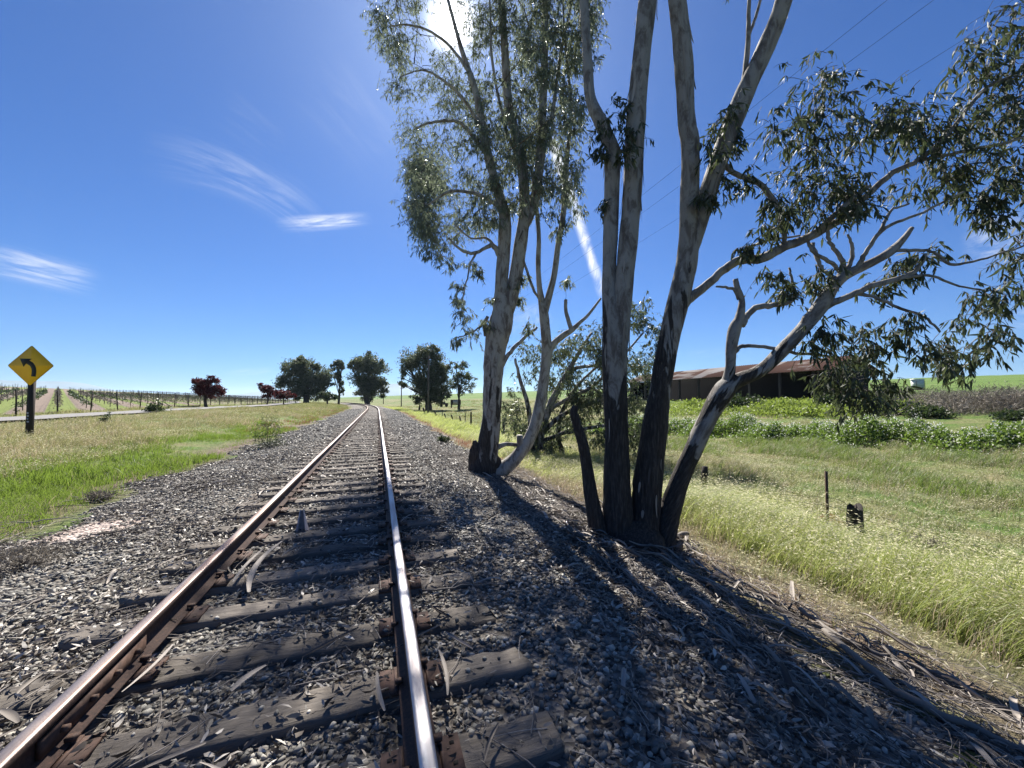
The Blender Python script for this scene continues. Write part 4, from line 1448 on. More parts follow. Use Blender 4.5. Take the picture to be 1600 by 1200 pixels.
# ------------------------------------------------------------------ bushes and weeds
def bush(label, px, py, w, h, n, leaf, m, cat='bush', name='bush', stems=True, zoff=0, dead=False, group=None):
    b_, zd = hit(px, py)
    k = zd / F
    t = thing(name, label, cat, b_, 0, group)
    rx, rz = w * k / 2, h * k
    nc = max(6, n // 40)
    d = rand_dirs(nc)
    d[:, 2] = np.abs(d[:, 2])
    cl = b_ + d * (rng.random((nc, 1)) ** .35) * np.array([rx, rx, rz]) * .85
    idx = rng.integers(0, nc, n)
    pt = cl[idx] + rng.normal(0, 1, (n, 3)) * np.array([rx * .14, rx * .14, rz * .12])
    pt[:, 2] = np.maximum(pt[:, 2], b_[2] - .02)
    L = leaf * k * rng.uniform(.6, 1.4, n)
    lf_ = MB()
    vv, tt, q_ = leaves(pt, rand_dirs(n) + np.array([0, 0, .3]), L, L * (.12 if dead else .45), .1, False)
    lf_.add(vv, tt, q_)
    st = MB()
    K = 4
    ns = min(nc, 26)
    t_ = np.linspace(0, 1, K)
    pts = b_[None, None] * (1 - t_)[None, :, None] + cl[:ns][:, None] * t_[None, :, None]
    pts = pts + rng.normal(0, .03, pts.shape) * rx
    vv, q_ = strips(pts, np.full((ns, K), .012 * max(rx, .4)) * np.linspace(1, .4, K)[None], 4)
    st.add(vv, None, q_)
    rel(st, 'stem', MT['twig'], t)
    rel(lf_, 'foliage', m, t)
    return t


bush('round dark green bush before the barn, right of the leaning trunk', 1162, 642, 62, 30, 2600, 4.2, MT['leaf_bush'])
bush('tall rounded dark bush at the near end of the barn', 1298, 642, 52, 32, 2600, 4.2, MT['leaf_bush'])
bush('yellow green weed clump between the two dark barn bushes', 1225, 645, 110, 24, 3000, 4, MT['leaf_lime'])
bush('second yellow green weed clump touching the tall barn bush', 1265, 648, 60, 18, 1500, 4, MT['leaf_lime'])
bush('low weed clump left of the leaning trunk under the barn', 1085, 640, 60, 18, 1600, 4, MT['leaf_lime'])
bush('grey green scrub bush beside the road, below the vineyard', 247, 645, 34, 22, 900, 3.2, MT['leaf_bush'])
bush('small bright green weed bush standing at the road edge', 166, 662, 20, 18, 500, 3, MT['leaf_bush'])
bush('thin wispy grey green sapling in the grass left of the track', 420, 700, 52, 62, 1900, 4.5, MT['leaf_bush'], dead=True)
bush('grey dead brush heap at the left edge of the gravel', 30, 890, 130, 40, 1600, 9, MT['dead_brush'], 'brush', 'dead_brush_heap', dead=True)
bush('grey dead tuft lying in the green grass', 155, 782, 46, 14, 900, 8, MT['dead_brush'], 'tuft', 'dead_tuft', dead=True)
bush('small dark scrub bush on the right of the track, before the pale trunk', 692, 692, 22, 14, 600, 3, MT['leaf_bush'])
bush('dry reddish dead weed caught on the fence by the steel post', 1300, 822, 40, 20, 500, 6, MT['rust_weed'], 'weed', 'dead_weed', dead=True)
bush('dark olive scrub bush on the brushy bank just right of the barn end', 1398, 646, 66, 24, 1700, 4.5, MT['leaf_bush'])
bush('low olive bush among the dead brush, below the white field shed', 1448, 652, 60, 18, 1500, 4.5, MT['leaf_bush'])
bush('big grey leafless shrub on the brushy bank near the right edge', 1570, 640, 96, 34, 2200, 7, MT['dead_brush'], dead=True)
bush('grey leafless shrub between the low olive bush and the big grey shrub', 1505, 636, 60, 20, 1300, 6, MT['dead_brush'], dead=True)
bush('dark low bush in front of the big grey leafless shrub', 1590, 656, 60, 16, 1300, 4.5, MT['leaf_bush'])
bush('tangled grey dead branch with red leaves lying by the sagging wires', 1440, 862, 90, 24, 900, 8, MT['dead_brush'], 'dead branch', 'dead_branch', dead=True)

# wild radish: a long stand of leafy weeds with white flowers across the field
wl = MB()
wf = MB()
A_, _ = hit(1010, 672)
B_, _ = hit(1640, 694)
n = 46000
t_ = rng.random(n) * 1.3 - .2
wdt = rng.normal(0, 1.1, n)
dirn = unit((B_ - A_)[:2][None])[0]
x = A_[0] + (B_[0] - A_[0]) * t_ - dirn[1] * -1 * (wdt + .8 * np.sin(t_ * 31))
y = A_[1] + (B_[1] - A_[1]) * t_ + dirn[0] * (wdt + .8 * np.sin(t_ * 31)) * -1
hh = .85 * np.clip(1.05 - .28 * (wdt / 1.1) ** 2, .15, 2) * (.72 + .24 * np.sin(t_ * 41 + 1) * np.sin(t_ * 97) + .22 * np.sin(t_ * 17 + 2) + rng.uniform(-.1, .2, n))
zf = rng.random(n) ** .7
pz = H(x, y) + hh * zf
vv, tt, q = leaves(np.stack([x, y, pz], 1), rand_dirs(n) + np.array([0, 0, .2]), rng.uniform(.08, .22, n), rng.uniform(.05, .1, n), .1, False)
wl.add(vv, tt, q)
tag(wl.build('weeds', MT['leaf_weed']), 'long stand of leafy green weeds across the field', 'weeds', kind='stuff')
n = 6000
i = rng.integers(0, len(x), n)
vv, tt, q = leaves(np.stack([x[i], y[i], H(x[i], y[i]) + hh[i] * rng.uniform(.95, 1.25, n)], 1), rand_dirs(n), rng.uniform(.03, .08, n), rng.uniform(.03, .06, n), .1, False)
wf.add(vv, tt, q)
tag(wf.build('white_flowers', MT['petal']), 'small white blossoms on top of the weed stand', 'flowers', kind='stuff')

# dead brush on the bank behind the weeds
db = MB()
n = 26000
px_ = rng.uniform(1330, 1680, 420)
cs = []
for p_ in px_:
    b_, zd = hit(p_, rng.uniform(613, 648))
    if zd < 90:
        cs.append(b_)
cs = np.array(cs)
i = rng.integers(0, len(cs), n)
pt = cs[i] + rng.normal(0, 1, (n, 3)) * np.array([.7, .7, 0])
pt[:, 2] = H(pt[:, 0], pt[:, 1]) + rng.random(n) ** 2 * (.12 + 1.1 * rng.random(len(cs)) ** 2)[i]
vv, tt, q = leaves(pt, rand_dirs(n) + np.array([0, 0, .25]), rng.uniform(.15, .5, n), rng.uniform(.015, .05, n), .1, False)
db.add(vv, tt, q)
tag(db.build('dead_brush', MT['dead_brush']), 'grey brown dead brush on the bank behind the weeds', 'brush', kind='stuff')
lb = MB()
n = 16000
px_ = rng.uniform(1040, 1400, 300)
cs = np.array([hit(p_, rng.uniform(632, 652))[0] for p_ in px_])
i = rng.integers(0, len(cs), n)
pt = cs[i] + rng.normal(0, 1, (n, 3)) * np.array([.8, .8, 0])
pt[:, 2] = H(pt[:, 0], pt[:, 1]) + rng.random(n) ** 1.3 * .6
vv, tt, q = leaves(pt, rand_dirs(n) + np.array([0, 0, .4]), rng.uniform(.12, .3, n), rng.uniform(.05, .1, n), .1, False)
lb.add(vv, tt, q)
tag(lb.build('ground_cover', MT['leaf_lime']), 'yellow green ground cover on the rise below the barn', 'ground cover', kind='stuff')

# ------------------------------------------------------------------ barn
bu, bv0, bv1 = 40.3, 24.0, 54.5
bz = float(H(bu, 38)) - .25
EAVE, RIDGE, HALF = 4.25, 5.55, 3.0
MT['interior'] = plain('shade_dark_boards', (.012, .012, .014), .95, .05)  # the barn's inner shade is put into this near-black board colour
barn = thing('barn', 'long open fronted barn with a rusty corrugated roof beyond the field', 'barn', (bu + HALF, (bv0 + bv1) / 2, bz))


def roof_mat():
    a = Mat('rusty_corrugated_roof')
    co = a.coord()
    n1 = a.noise(a.coord((.25, .12, 1)), 1.6, 5, .6)
    n2 = a.noise(a.coord((.6, 6, 1)), 1.2, 4)
    sep = a.n('SeparateXYZ')
    a.l(co, sep.inputs[0])
    sheet = a.n('TexVoronoi', feature='F1')
    sheet.inputs['Scale'].default_value = .55
    a.l(a.coord((.15, 1, 0)), sheet.inputs['Vector'])
    k = a.math('ADD', a.math('MULTIPLY', n1, .6), a.math('MULTIPLY', sheet.outputs['Color'], .4))
    c = a.ramp(k, [(.36, (.30, .29, .28)), (.45, (.24, .21, .19)), (.49, (.085, .046, .036)), (.68, (.06, .031, .025))])
    a.base(a.mix(a.math('MULTIPLY', n2, .35), c, (.12, .07, .05))).pr(.95, spec=.05)
    return a.m


roofm = roof_mat()
rel_o = np.array(barn.location)


def slope(side):
    """one corrugated slope"""
    nv = 420
    vv_ = np.linspace(bv0 - .6, bv1 + .6, nv)
    cor = .022 * np.sin(np.arange(nv) * PI / 2)
    rows = []
    for u_, z_ in ((bu - .6, EAVE - .15), (bu + HALF, RIDGE)):
        uu_ = u_ if side < 0 else 2 * (bu + HALF) - u_
        rows.append(np.stack([np.full(nv, uu_), vv_, z_ + cor], 1))
        rows.append(np.stack([np.full(nv, uu_), vv_, z_ + cor - .03], 1))
    v_ = np.vstack(rows)
    i_ = np.arange(nv - 1)
    q_ = np.vstack([np.stack([i_, i_ + 1, 2 * nv + i_ + 1, 2 * nv + i_], 1), np.stack([nv + i_, 3 * nv + i_, 3 * nv + i_ + 1, nv + i_ + 1], 1), np.stack([i_, nv + i_, nv + i_ + 1, i_ + 1], 1)])
    return MB().add(v_, None, q_)


rel(slope(-1), 'roof', roofm, barn)
rel(slope(1), 'roof', roofm, barn)
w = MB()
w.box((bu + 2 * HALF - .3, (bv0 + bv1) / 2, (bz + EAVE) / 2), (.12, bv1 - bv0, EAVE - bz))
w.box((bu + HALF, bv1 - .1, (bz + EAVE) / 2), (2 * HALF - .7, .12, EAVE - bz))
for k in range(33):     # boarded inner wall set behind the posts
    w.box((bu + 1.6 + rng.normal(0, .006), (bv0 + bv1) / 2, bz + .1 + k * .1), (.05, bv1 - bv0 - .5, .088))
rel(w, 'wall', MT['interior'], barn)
g = MB()
g.prism([(-HALF + .3, EAVE - .2), (HALF - .3, EAVE - .2), (HALF - .3, EAVE - .02), (0, RIDGE - .12), (-HALF + .3, EAVE - .02)], (bu + HALF, bv0 - .02, 0), (1, 0, 0), (0, 0, 1), (0, 1, 0), .08)
rel(g, 'gable', plain('grey_green_boards', (.16, .19, .17), .8), barn)
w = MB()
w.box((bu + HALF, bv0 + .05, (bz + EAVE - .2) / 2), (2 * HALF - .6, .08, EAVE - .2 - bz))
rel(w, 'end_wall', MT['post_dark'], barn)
for px_ in (1273, 1219, 1171, 1132, 1092, 1062, 1030, 1008):
    tn = (px_ - 800) / F
    d_ = bu - CAM[0]
    zc = d_ / (tn * math.cos(YAW) + math.sin(YAW))
    v_ = -tn * zc * math.sin(YAW) + zc * math.cos(YAW)
    pm = MB().box((bu, v_, (bz - .3 + EAVE - .1) / 2), (.2, .2, EAVE + .2 - bz), jit=.01)
    rel(pm, 'post', MT['post'], barn)

# white box shed on skids in the crop field
sb_, sz = hit(1434, 609)
k = sz / F
shed = thing('field_shed', 'small white box shed on dark skids alone in the crop field', 'shed', sb_, -YAW)
W_, D_, H_ = 12 * k, 9 * k, 14 * k
rl = lambda mb, nm, m_: obj(nm, mesh_np(nm, np.vstack(mb.v), np.vstack(mb.t) if mb.t else None, np.vstack(mb.q)), m_, shed)
rl(MB().box((0, 0, H_ / 2 + .08 * H_ + .1), (W_, D_, H_ * .92)), 'body', plain('grey_white_panel', (.55, .55, .55), .5))
rl(MB().box((0, 0, H_ * 1.06 + .12), (W_ * 1.12, D_ * 1.12, H_ * .10)), 'roof', plain('white_roof', (.8, .8, .8), .5))
for sx in (-1, 1):
    rl(MB().box((sx * W_ * .32, 0, .08), (W_ * .12, D_ * 1.3, .22)), 'skid', MT['post_dark'])
for sx in (-1, 1):
    rl(MB().box((sx * W_ * .56, -D_ * .5, H_ * .5), (W_ * .035, W_ * .035, H_ * 1.0)), 'post', MT['post_dark'])

# ------------------------------------------------------------------ road sign
sp_ = P(42, 678, 13.0)
sg = np.array([sp_[0], sp_[1], float(H(sp_[0], sp_[1]))])
sign = thing('road_sign', 'yellow diamond warning sign with a black left curve arrow on a dark wooden post', 'road sign', sg, -YAW + R(6.5))


def sc_(mb, nm, m_, par):
    return obj(nm, mesh_np(nm, np.vstack(mb.v), np.vstack(mb.t) if mb.t else None, np.vstack(mb.q) if mb.q else None), m_, par)


zc_ = P(46, 571, 13.0)[2] - sg[2]
pm = MB()
pm.box((-.02, .09, zc_ / 2 - .2), (.15, .13, zc_ + .45), jit=.006)
post = sc_(pm, 'post', MT['post_dark'], sign)
rf = MB()
for kk in range(4):
    rf.box((-.03 + .012 * (kk % 2), .022, .86 - kk * .10), (.055, .006, .05), jit=.004)
sc_(rf, 'label_plate', plain('faded_white_tag', (.55, .55, .56), .5), post)
S = .70     # half diagonal


def rdiam(s, r=.05, n=5):
    out = []
    for c_ in range(4):
        a0 = c_ * PI / 2
        tip = np.array([math.cos(a0), math.sin(a0)]) * (s - r * 1.414)
        for j in range(n):
            th = a0 - PI / 4 + (PI / 2) * j / (n - 1)
            out.append(tuple(tip + r * np.array([math.cos(th), math.sin(th)])))
    return out


X_, Z_, Yn = np.array([1., 0, 0]), np.array([0, 0, 1.]), np.array([0, -1., 0])
o_ = np.array([0.02, 0, zc_])
sc_(MB().prism(rdiam(S), o_, X_, Z_, Yn, .004), 'border', plain('black_sign_edge', (.02, .02, .02), .5), sign)
pan = sc_(MB().prism(rdiam(S - .014), o_ + Yn * .003, X_, Z_, Yn, .005), 'panel', plain('yellow_sign_face', (1., .52, .014), .45, .4, .05), sign)
ar = MB()
# shaft: up from the right, curving to the left
sh = [(.10, -.37), (.11, -.20), (.09, -.07), (.03, .04), (-.05, .10), (-.13, .145)]
sh = spline(np.array(sh), 5)
tg = unit(np.gradient(sh, axis=0))
nm_ = np.stack([-tg[:, 1], tg[:, 0]], 1)
Lft, Rgt = sh + nm_ * .068, sh - nm_ * .068
fr = lambda p2, dz: np.array([o_ + X_ * a_ + Z_ * b_ + Yn * dz for a_, b_ in p2])
nn = len(sh)
ar.add(np.vstack([fr(Lft, .0085), fr(Rgt, .0085), fr(Lft, .012), fr(Rgt, .012)]), None,
       [[2 * nn + i_, 2 * nn + i_ + 1, 3 * nn + i_ + 1, 3 * nn + i_] for i_ in range(nn - 1)] + [[i_, i_ + 1, 2 * nn + i_ + 1, 2 * nn + i_] for i_ in range(nn - 1)] + [[nn + i_, 3 * nn + i_, 3 * nn + i_ + 1, nn + i_ + 1] for i_ in range(nn - 1)])
ar.prism([(-.33, .24), (.03, .235), (-.10, .13), (-.21, -.04)], o_ + Yn * .0085, X_, Z_, Yn, .0045)
sc_(ar, 'arrow', plain('black_arrow', (.015, .015, .015), .5), pan)

# ------------------------------------------------------------------ fence on the right
FG = 'posts of the old wire fence right of the track'


def fence_post(px, ytop, ybase, wpx, lean, label, kind='wood'):
    b_, zd = hit(px, ybase)
    h = (ybase - ytop) * zd / F
    w_ = wpx * zd / F
    t = thing('fence_post', label, 'fence post', b_, 0, FG)
    lx = lean * zd / F
    mb = MB()
    if kind == 'steel':
        q_ = [(-w_ / 2, -.004), (w_ / 2, -.004), (w_ / 2, .004), (.004, .004), (.004, w_ * .8), (-.004, w_ * .8), (-.004, .004), (-w_ / 2, .004)]
        mb.prism(q_, (0, 0, -.2), RGT, (-RGT[1], RGT[0], 0), (0, 0, 1), h + .2)
        sc_(mb, 'steel_stake', MT['steel_rust'], t)
        st = MB()
        for j in range(9):
            st.box((0, -.008, h * (.2 + .08 * j)), (w_ * .5, .01, .02))
        sc_(st, 'stud', MT['steel_rust'], t)
    elif kind == 'split':
        # rotted top: two horns with a hollow between
        n_ = 14
        ang = np.arange(n_) * 2 * PI / n_
        rings = []
        for j, f_ in enumerate(np.linspace(0, 1, 7)):
            rr_ = w_ / 2 * (1.12 - .2 * f_)
            rings.append(np.stack([np.cos(ang) * rr_ * (1 + .06 * np.sin(ang * 3 + j)) + lx * f_, np.sin(ang) * rr_ * .8, np.full(n_, -.2 + (h * .8 + .2) * f_)], 1))
        top = rings[-1].copy()
        top[:, 2] = h * (.8 + .2 * np.clip(np.abs(np.cos(ang)) ** 3 + rng.normal(0, .12, n_), 0, 1.05))
        rings.append(top)
        inn = top.copy()
        inn[:, 0] = lx + (inn[:, 0] - lx) * .6
        inn[:, 1] *= .6
        inn[:, 2] = h * .70
        rings.append(inn)
        v_ = np.vstack(rings + [[[lx, 0, h * .66]]])
        j_ = np.arange(n_)
        q_ = np.vstack([np.stack([r_ * n_ + j_, r_ * n_ + (j_ + 1) % n_, (r_ + 1) * n_ + (j_ + 1) % n_, (r_ + 1) * n_ + j_], 1) for r_ in range(len(rings) - 1)])
        e = (len(rings) - 1) * n_
        t_ = np.stack([e + j_, e + (j_ + 1) % n_, np.full(n_, len(v_) - 1)], 1)
        mb.add(v_, t_, q_)
        sc_(mb, 'timber', MT['post_dark'], t)
        cr = MB()
        cr.box((-w_ * .12, -w_ * .41, h * .3), (w_ * .10, .02, h * .5), jit=.004)
        sc_(cr, 'crack', MT['plate_hole'], t)
    else:
        pts = np.array([(0, 0, -.2), (lx * .3, 0, h * .3), (lx * .7, 0, h * .7), (lx, 0, h)])
        mb.tube(pts, [w_ * .55, w_ * .52, w_ * .5, w_ * .42], 8, .06)
        sc_(mb, 'timber', MT['post'] if kind == 'wood' else MT['post_dark'], t)
    return b_, h


p1, h1 = fence_post(1334, 786, 838, 25, 5, 'thick rotten fence post with a split hollow top', 'split')
p2, h2 = fence_post(1294, 737, 824, 4.2, 1, 'thin rusty steel fence stake beside the rotten split post', 'steel')
p3, h3 = fence_post(1100, 729, 764, 9, 3, 'short dark fence post just right of the leaning trunk', 'dark')
p4, h4 = fence_post(788, 655, 682, 4, -2, 'dark fence post half hidden behind the pale curved trunk', 'dark')
p5, h5 = fence_post(736, 643, 666, 2.6, 0, 'upright tall fence post nearest the burnt trunk, left of it', 'dark')
p6, h6 = fence_post(727, 645, 662, 1.2, 0, 'thin fence stake next to the upright tall post', 'dark')
FP = [p1, p3, p4, p5]
for i_, (px_, yt, yb, w_, ln, lb) in enumerate(((720, 650, 660, 2.2, -2, 'leaning short fence post third from the burnt trunk'), (708, 648, 657, 2.2, -3, 'leaning short fence post fourth from the burnt trunk'), (697, 646, 654, 2.2, -3, 'stubby tilted fence post fifth from the burnt trunk'), (691, 640, 652, 1.2, 0, 'thin fence stake rising between tilted stubby posts'), (682, 642, 650, 2.2, -3, 'stubby tilted fence post just right of the power pole'), (664, 637, 646, 2.6, -3, 'leaning dark fence post just left of the power pole'), (655, 633, 641, 2.6, 1, 'farthest dark fence post, beyond the power pole'))):
    a_, _ = fence_post(px_, yt, yb, w_, ln, lb, 'dark')
    FP.append(a_)


def wire(mb, pts, r=.0035, sides=4):
    mb.tube(np.asarray(pts), np.full(len(pts), r), sides)


for hgt, lb in ((.48, 'top rusty wire of the fence sagging from the rotten post'), (.33, 'middle rusty wire of the fence sagging from the rotten post'), (.16, 'lowest rusty wire of the fence sagging from the rotten post')):
    mb = MB()
    end = np.array([p1[0] + .25, -3., float(H(p1[0], -3.)) + hgt])
    st_ = p1 + np.array([0, 0, hgt])
    t_ = np.linspace(0, 1, 18)[:, None]
    pts = st_ * (1 - t_) + end * t_
    pts[:, 2] -= .28 * np.sin(t_[:, 0] * PI) ** 1. * (1 if hgt > .4 else .5)
    wire(mb, pts, .003)
    pts2 = spline(np.array([st_, p2 + np.array([0, 0, hgt + .05]), (p2 + p3) / 2 + np.array([0, 0, hgt * .6]), p3 + np.array([0, 0, min(hgt, h3)])]), 6)
    wire(mb, pts2, .003)
    o = mb.build('fence_wire', MT['wire'])
    tag(o, lb, 'fence wire', 'strands of the old fence')

# ------------------------------------------------------------------ power poles and wires
PG = 'wooden power poles right of the track'
pole_tops = []


def pole(px, ybase, zd, hh, label):
    p_ = P(px, ybase, zd)
    b_ = ground(p_[0], p_[1])
    t = thing('power_pole', label, 'power pole', b_, 0, PG)
    m_ = MB()
    m_.tube([(0, 0, -.4), (0, 0, hh * .5), (.03, 0, hh)], [.17, .14, .11], 10, .02)
    sc_(m_, 'pole', MT['post'], t)
    m_ = MB().box((0, 0, hh - .5), (2.4, .10, .12))
    arm = sc_(m_, 'crossarm', MT['post_dark'], t)
    ins = []
    for ox in (-1.05, -.35, 1.05):
        im = MB().tube([(ox, 0, hh - .44), (ox, 0, hh - .28)], [.04, .03], 8)
        sc_(im, 'insulator', plain('glass_insulator', (.2, .24, .22), .3), arm)
        ins.append(b_ + np.array([ox, 0, hh - .28]))
    pole_tops.append(ins)


zP1 = 62.
hP1 = 9.4
pole(669, 641, zP1, hP1, 'nearest wooden power pole standing before the biggest dark tree')
pole(627, 632, 118., 9.4, 'second wooden power pole, at the left edge of the biggest dark tree')
pole(599, 630, 176., 9.4, 'farthest wooden power pole, right of the dense oval tree')
b_ = ground(9.3, -9.)
ins0 = [b_ + np.array([ox, 0, 9.1]) for ox in (-1.05, -.35, 1.05)]
for i_, lb in enumerate(('lower single power line crossing the sky at right', 'upper power line of the close pair, left strand', 'upper power line of the close pair, right strand')):
    mb = MB()
    order = [2, 0, 1][i_]
    chain = [ins0[order]] + [t[order] for t in pole_tops]
    for a_, c_ in zip(chain[:-1], chain[1:]):
        t_ = np.linspace(0, 1, 24)[:, None]
        pts = a_ * (1 - t_) + c_ * t_
        pts[:, 2] -= .9 * 4 * t_[:, 0] * (1 - t_[:, 0])
        wire(mb, pts, .0034)
    o = mb.build('power_line', MT['wire'])
    tag(o, lb, 'power line', 'power lines')

# notice board among the far fence posts
nb, nz = hit(712, 637)
k = nz / F
board = thing('notice_board', 'brown framed notice board with a pale sheet standing beyond the fence', 'notice board', nb, -YAW)
sc_(MB().box((0, 0, 8.5 * k), (16 * k, 1.2 * k, 8 * k)), 'frame', MT['post_dark'], board)
sc_(MB().box((0, -.75 * k, 8.8 * k), (8 * k, .25 * k, 5.5 * k)), 'sheet', plain('pale_sheet', (.45, .47, .48), .6), board)
for sx in (-1, 1):
    sc_(MB().box((sx * 6.5 * k, 0, 2.6 * k), (1.8 * k, 1.2 * k, 6 * k)), 'leg', MT['post_dark'], board)
cb, cz = hit(694, 636)
k = cz / F
cart = thing('farm_trailer', 'low dark farm trailer parked left of the notice board', 'trailer', cb, -YAW)
sc_(MB().box((0, 0, 5 * k), (12 * k, 6 * k, 2.5 * k)).box((-2 * k, 0, 7.4 * k), (7 * k, 5 * k, 2.4 * k)), 'bed', MT['post_dark'], cart)
for sx in (-1, 1):
    sc_(MB().tube([(sx * 4 * k, -3.4 * k, 2.3 * k), (sx * 4 * k, -2.4 * k, 2.3 * k)], [2.3 * k, 2.3 * k], 14), 'wheel', plain('tyre_rubber', (.02, .02, .02), .9), cart)

# ------------------------------------------------------------------ vineyard rows on the left hill
VG = 'vine rows on the hill left of the road'
rd = np.array([-.5075, .8616])
vpost = mesh_np('post', *(lambda b_: (np.vstack(b_.v), np.vstack(b_.t), np.vstack(b_.q)))(MB().tube([(0, 0, -.2), (0, 0, .9), (.02, 0, 1.75)], [.032, .03, .026], 6, .03)))
vpost.materials.append(MT['post'])
vend = mesh_np('post', *(lambda b_: (np.vstack(b_.v), np.vstack(b_.t), np.vstack(b_.q)))(MB().tube([(0, 0, -.2), (0, 0, .9), (.02, 0, 1.8)], [.05, .045, .04], 8, .03)))
vend.materials.append(MT['post_dark'])
vlabs = {}
for r_ in range(36):
    v0_ = 39.4 + 3.606 * (r_ - 4)
    u0_ = -22.6 + float(off(v0_)) * .4
    st_ = np.array([u0_, v0_])
    lab = 'row of young vines on wires and dark posts on the left hill'
    if r_ == 4:
        lab = 'vine row seen end on, just right of the yellow sign'
    elif r_ == 5:
        lab = 'second vine row right of the yellow sign, with a tall end post'
    elif r_ == 3:
        lab = 'vine row ending right behind the yellow sign post'
    t = thing('vine_row', lab, 'vine row', ground(*st_), 0, VG)
    L_ = 96.
    ns = 13
    for j in range(ns):
        xy = st_ + rd * (L_ * j / (ns - 1))
        o = obj('post', vend if j == 0 else vpost, None, t)
        g_ = ground(*xy) - np.array(t.location)
        o.location = g_
        o.rotation_euler = (rng.normal(0, .03), rng.normal(0, .03), rng.uniform(0, 6))
    n = 620
    tt_ = rng.random(n) ** 1.3 * L_
    xy = st_[None] + rd[None] * tt_[:, None] + rng.normal(0, .12, (n, 2))
    zz_ = H(xy[:, 0], xy[:, 1]) + np.where(rng.random(n) < .75, rng.normal(.62, .07, n), rng.uniform(.1, .8, n))
    p3_ = np.column_stack([xy, zz_])
    sc2 = .13 + tt_ / 260
    vv, t_, q = leaves(p3_, rand_dirs(n), sc2 * rng.uniform(.6, 1.4, n), sc2 * .5, .1, False)
    rel(MB().add(vv, t_, q), 'vines', MT['leaf_bush'] if r_ % 2 else MT['dead_brush'], t)
    wm = MB()
    for hz in (.75, 1.15, 1.55):
        tt2 = np.linspace(0, L_, 13)
        xy2 = st_[None] + rd[None] * tt2[:, None]
        wm.tube(np.column_stack([xy2, H(xy2[:, 0], xy2[:, 1]) + hz]), np.full(13, .010), 3)
    rel(wm, 'wire', MT['wire'], t)

# ------------------------------------------------------------------ single pieces lying about
lg, lz = hit(1056, 862)
k = lz / F
log = thing('cut_log', 'short sawn log lying against the foot of the leaning trunk', 'log', lg)
m = MB()
a0 = np.array([0, 0, 9 * k]) + RGT * -3 * k * 0
ax = unit((FWD * .8 + RGT * -.5)[None])[0]
m.tube(spline([a0 - ax * .05, a0 + ax * .2, a0 + ax * .5], 4), np.full(9, 10.5 * k), 16, .02)
lo = sc_(m, 'log_body', MT['bark_dark'], log)
m = MB()
m.tube([a0 - ax * .052, a0 - ax * .060], [9.6 * k, 9.2 * k], 16, .01)
sc_(m, 'cut_face', plain('sawn_wood', (.16, .12, .09), .8, scale=14), log)
lg2, lz2 = hit(1066, 846)
m = MB()
m.tube(spline([lg2 + np.array([0, 0, .06]) - RGT * .07, lg2 + np.array([0, 0, .10]), lg2 + np.array([.03, .06, .08]) + RGT * .09], 4), np.full(9, .045), 10, .08)
tag(m.build('cut_branch', MT['barkstrip'], loc=lg2), 'pale thick branch stub on top of the sawn log', 'branch')

cbk, cz_ = hit(472, 836)
m = MB()
k = cz_ / F
K_ = 8
rows = []
ax2 = unit(np.array([[-.05, .25, .42]]))[0]
e1 = unit(np.cross(ax2, [1., 0, 0])[None])[0]
e2 = np.cross(ax2, e1)
for j in range(K_):
    f_ = j / (K_ - 1)
    rr_ = k * (10 * (1 - f_) + 3 * f_)
    for a_ in np.linspace(-2.6, 2.6, 12):
        rows.append(cbk + np.array([0, 0, .03]) + ax2 * f_ * 36 * k + rr_ * (math.cos(a_) * e1 + math.sin(a_) * e2) * (1 + rng.normal(0, .03)))
i_ = (np.arange(K_ - 1)[:, None] * 12 + np.arange(11)[None]).ravel()
m.add(np.array(rows), None, np.stack([i_, i_ + 1, i_ + 13, i_ + 12], 1))
tag(m.build('curled_bark', plain('curled_bark', (.42, .36, .34), .7, scale=20), loc=cbk, smooth=True), 'curled cone of grey bark standing between the rails', 'bark')
BSG = 'large bark strips between the rails'
for (x0, y0, x1, y1, w_, lb) in ((372, 948, 425, 868, .05, 'long peeled bark strip lying across the sleepers left of the middle'), (362, 930, 405, 880, .03, 'narrow bark strip beside the longest bark strip'), (360, 1115, 410, 1075, .04, 'bark strip on the lowest full sleeper'), (586, 1090, 596, 1150, .022, 'bark sliver standing close to the right rail'), (690, 1050, 703, 1120, .02, 'thin bark sliver just outside the right rail')):
    a_, _ = hit(x0, y0)
    c_, _ = hit(x1, y1)
    m = MB()
    d_ = c_ - a_
    bark_strip(m, (*((a_ + c_) / 2)[:2], .06), math.atan2(d_[1], d_[0]), np.linalg.norm(d_) * 1.1, w_, .9)
    tag(m.build('bark_strip', MT['barkstrip']), lb, 'bark strip', BSG)

# long fallen branches on the bank
FB = 'fallen branches on the bank below the big tree'
for rows, r_, lb in (([(1250, 965), (1330, 1015), (1420, 1050), (1500, 1075)], .022, 'long fallen branch at the sunlit foot of the bank'), ([(1290, 1000), (1420, 1110), (1540, 1165), (1610, 1200)], .028, 'thick fallen branch at the lower right, half in shade'), ([(940, 865), (1000, 930), (1060, 990)], .018, 'fallen branch reaching down from the stump into shade'), ([(880, 820), (920, 860), (960, 905)], .015, 'pale fallen branch left of the stump'), ([(660, 940), (720, 930), (790, 922)], .008, 'thin crooked twig outside the right rail')):
    pts = np.array([hit(*p_)[0] + np.array([0, 0, .05 + rng.uniform(0, .03)]) for p_ in rows])
    sp2 = spline(pts, 6)
    m = MB()
    m.tube(sp2 + rng.normal(0, .006, sp2.shape), np.linspace(r_, r_ * .5, len(sp2)), 7, .08)
    tag(m.build('fallen_branch', MT['barkstrip']), lb, 'branch', FB)

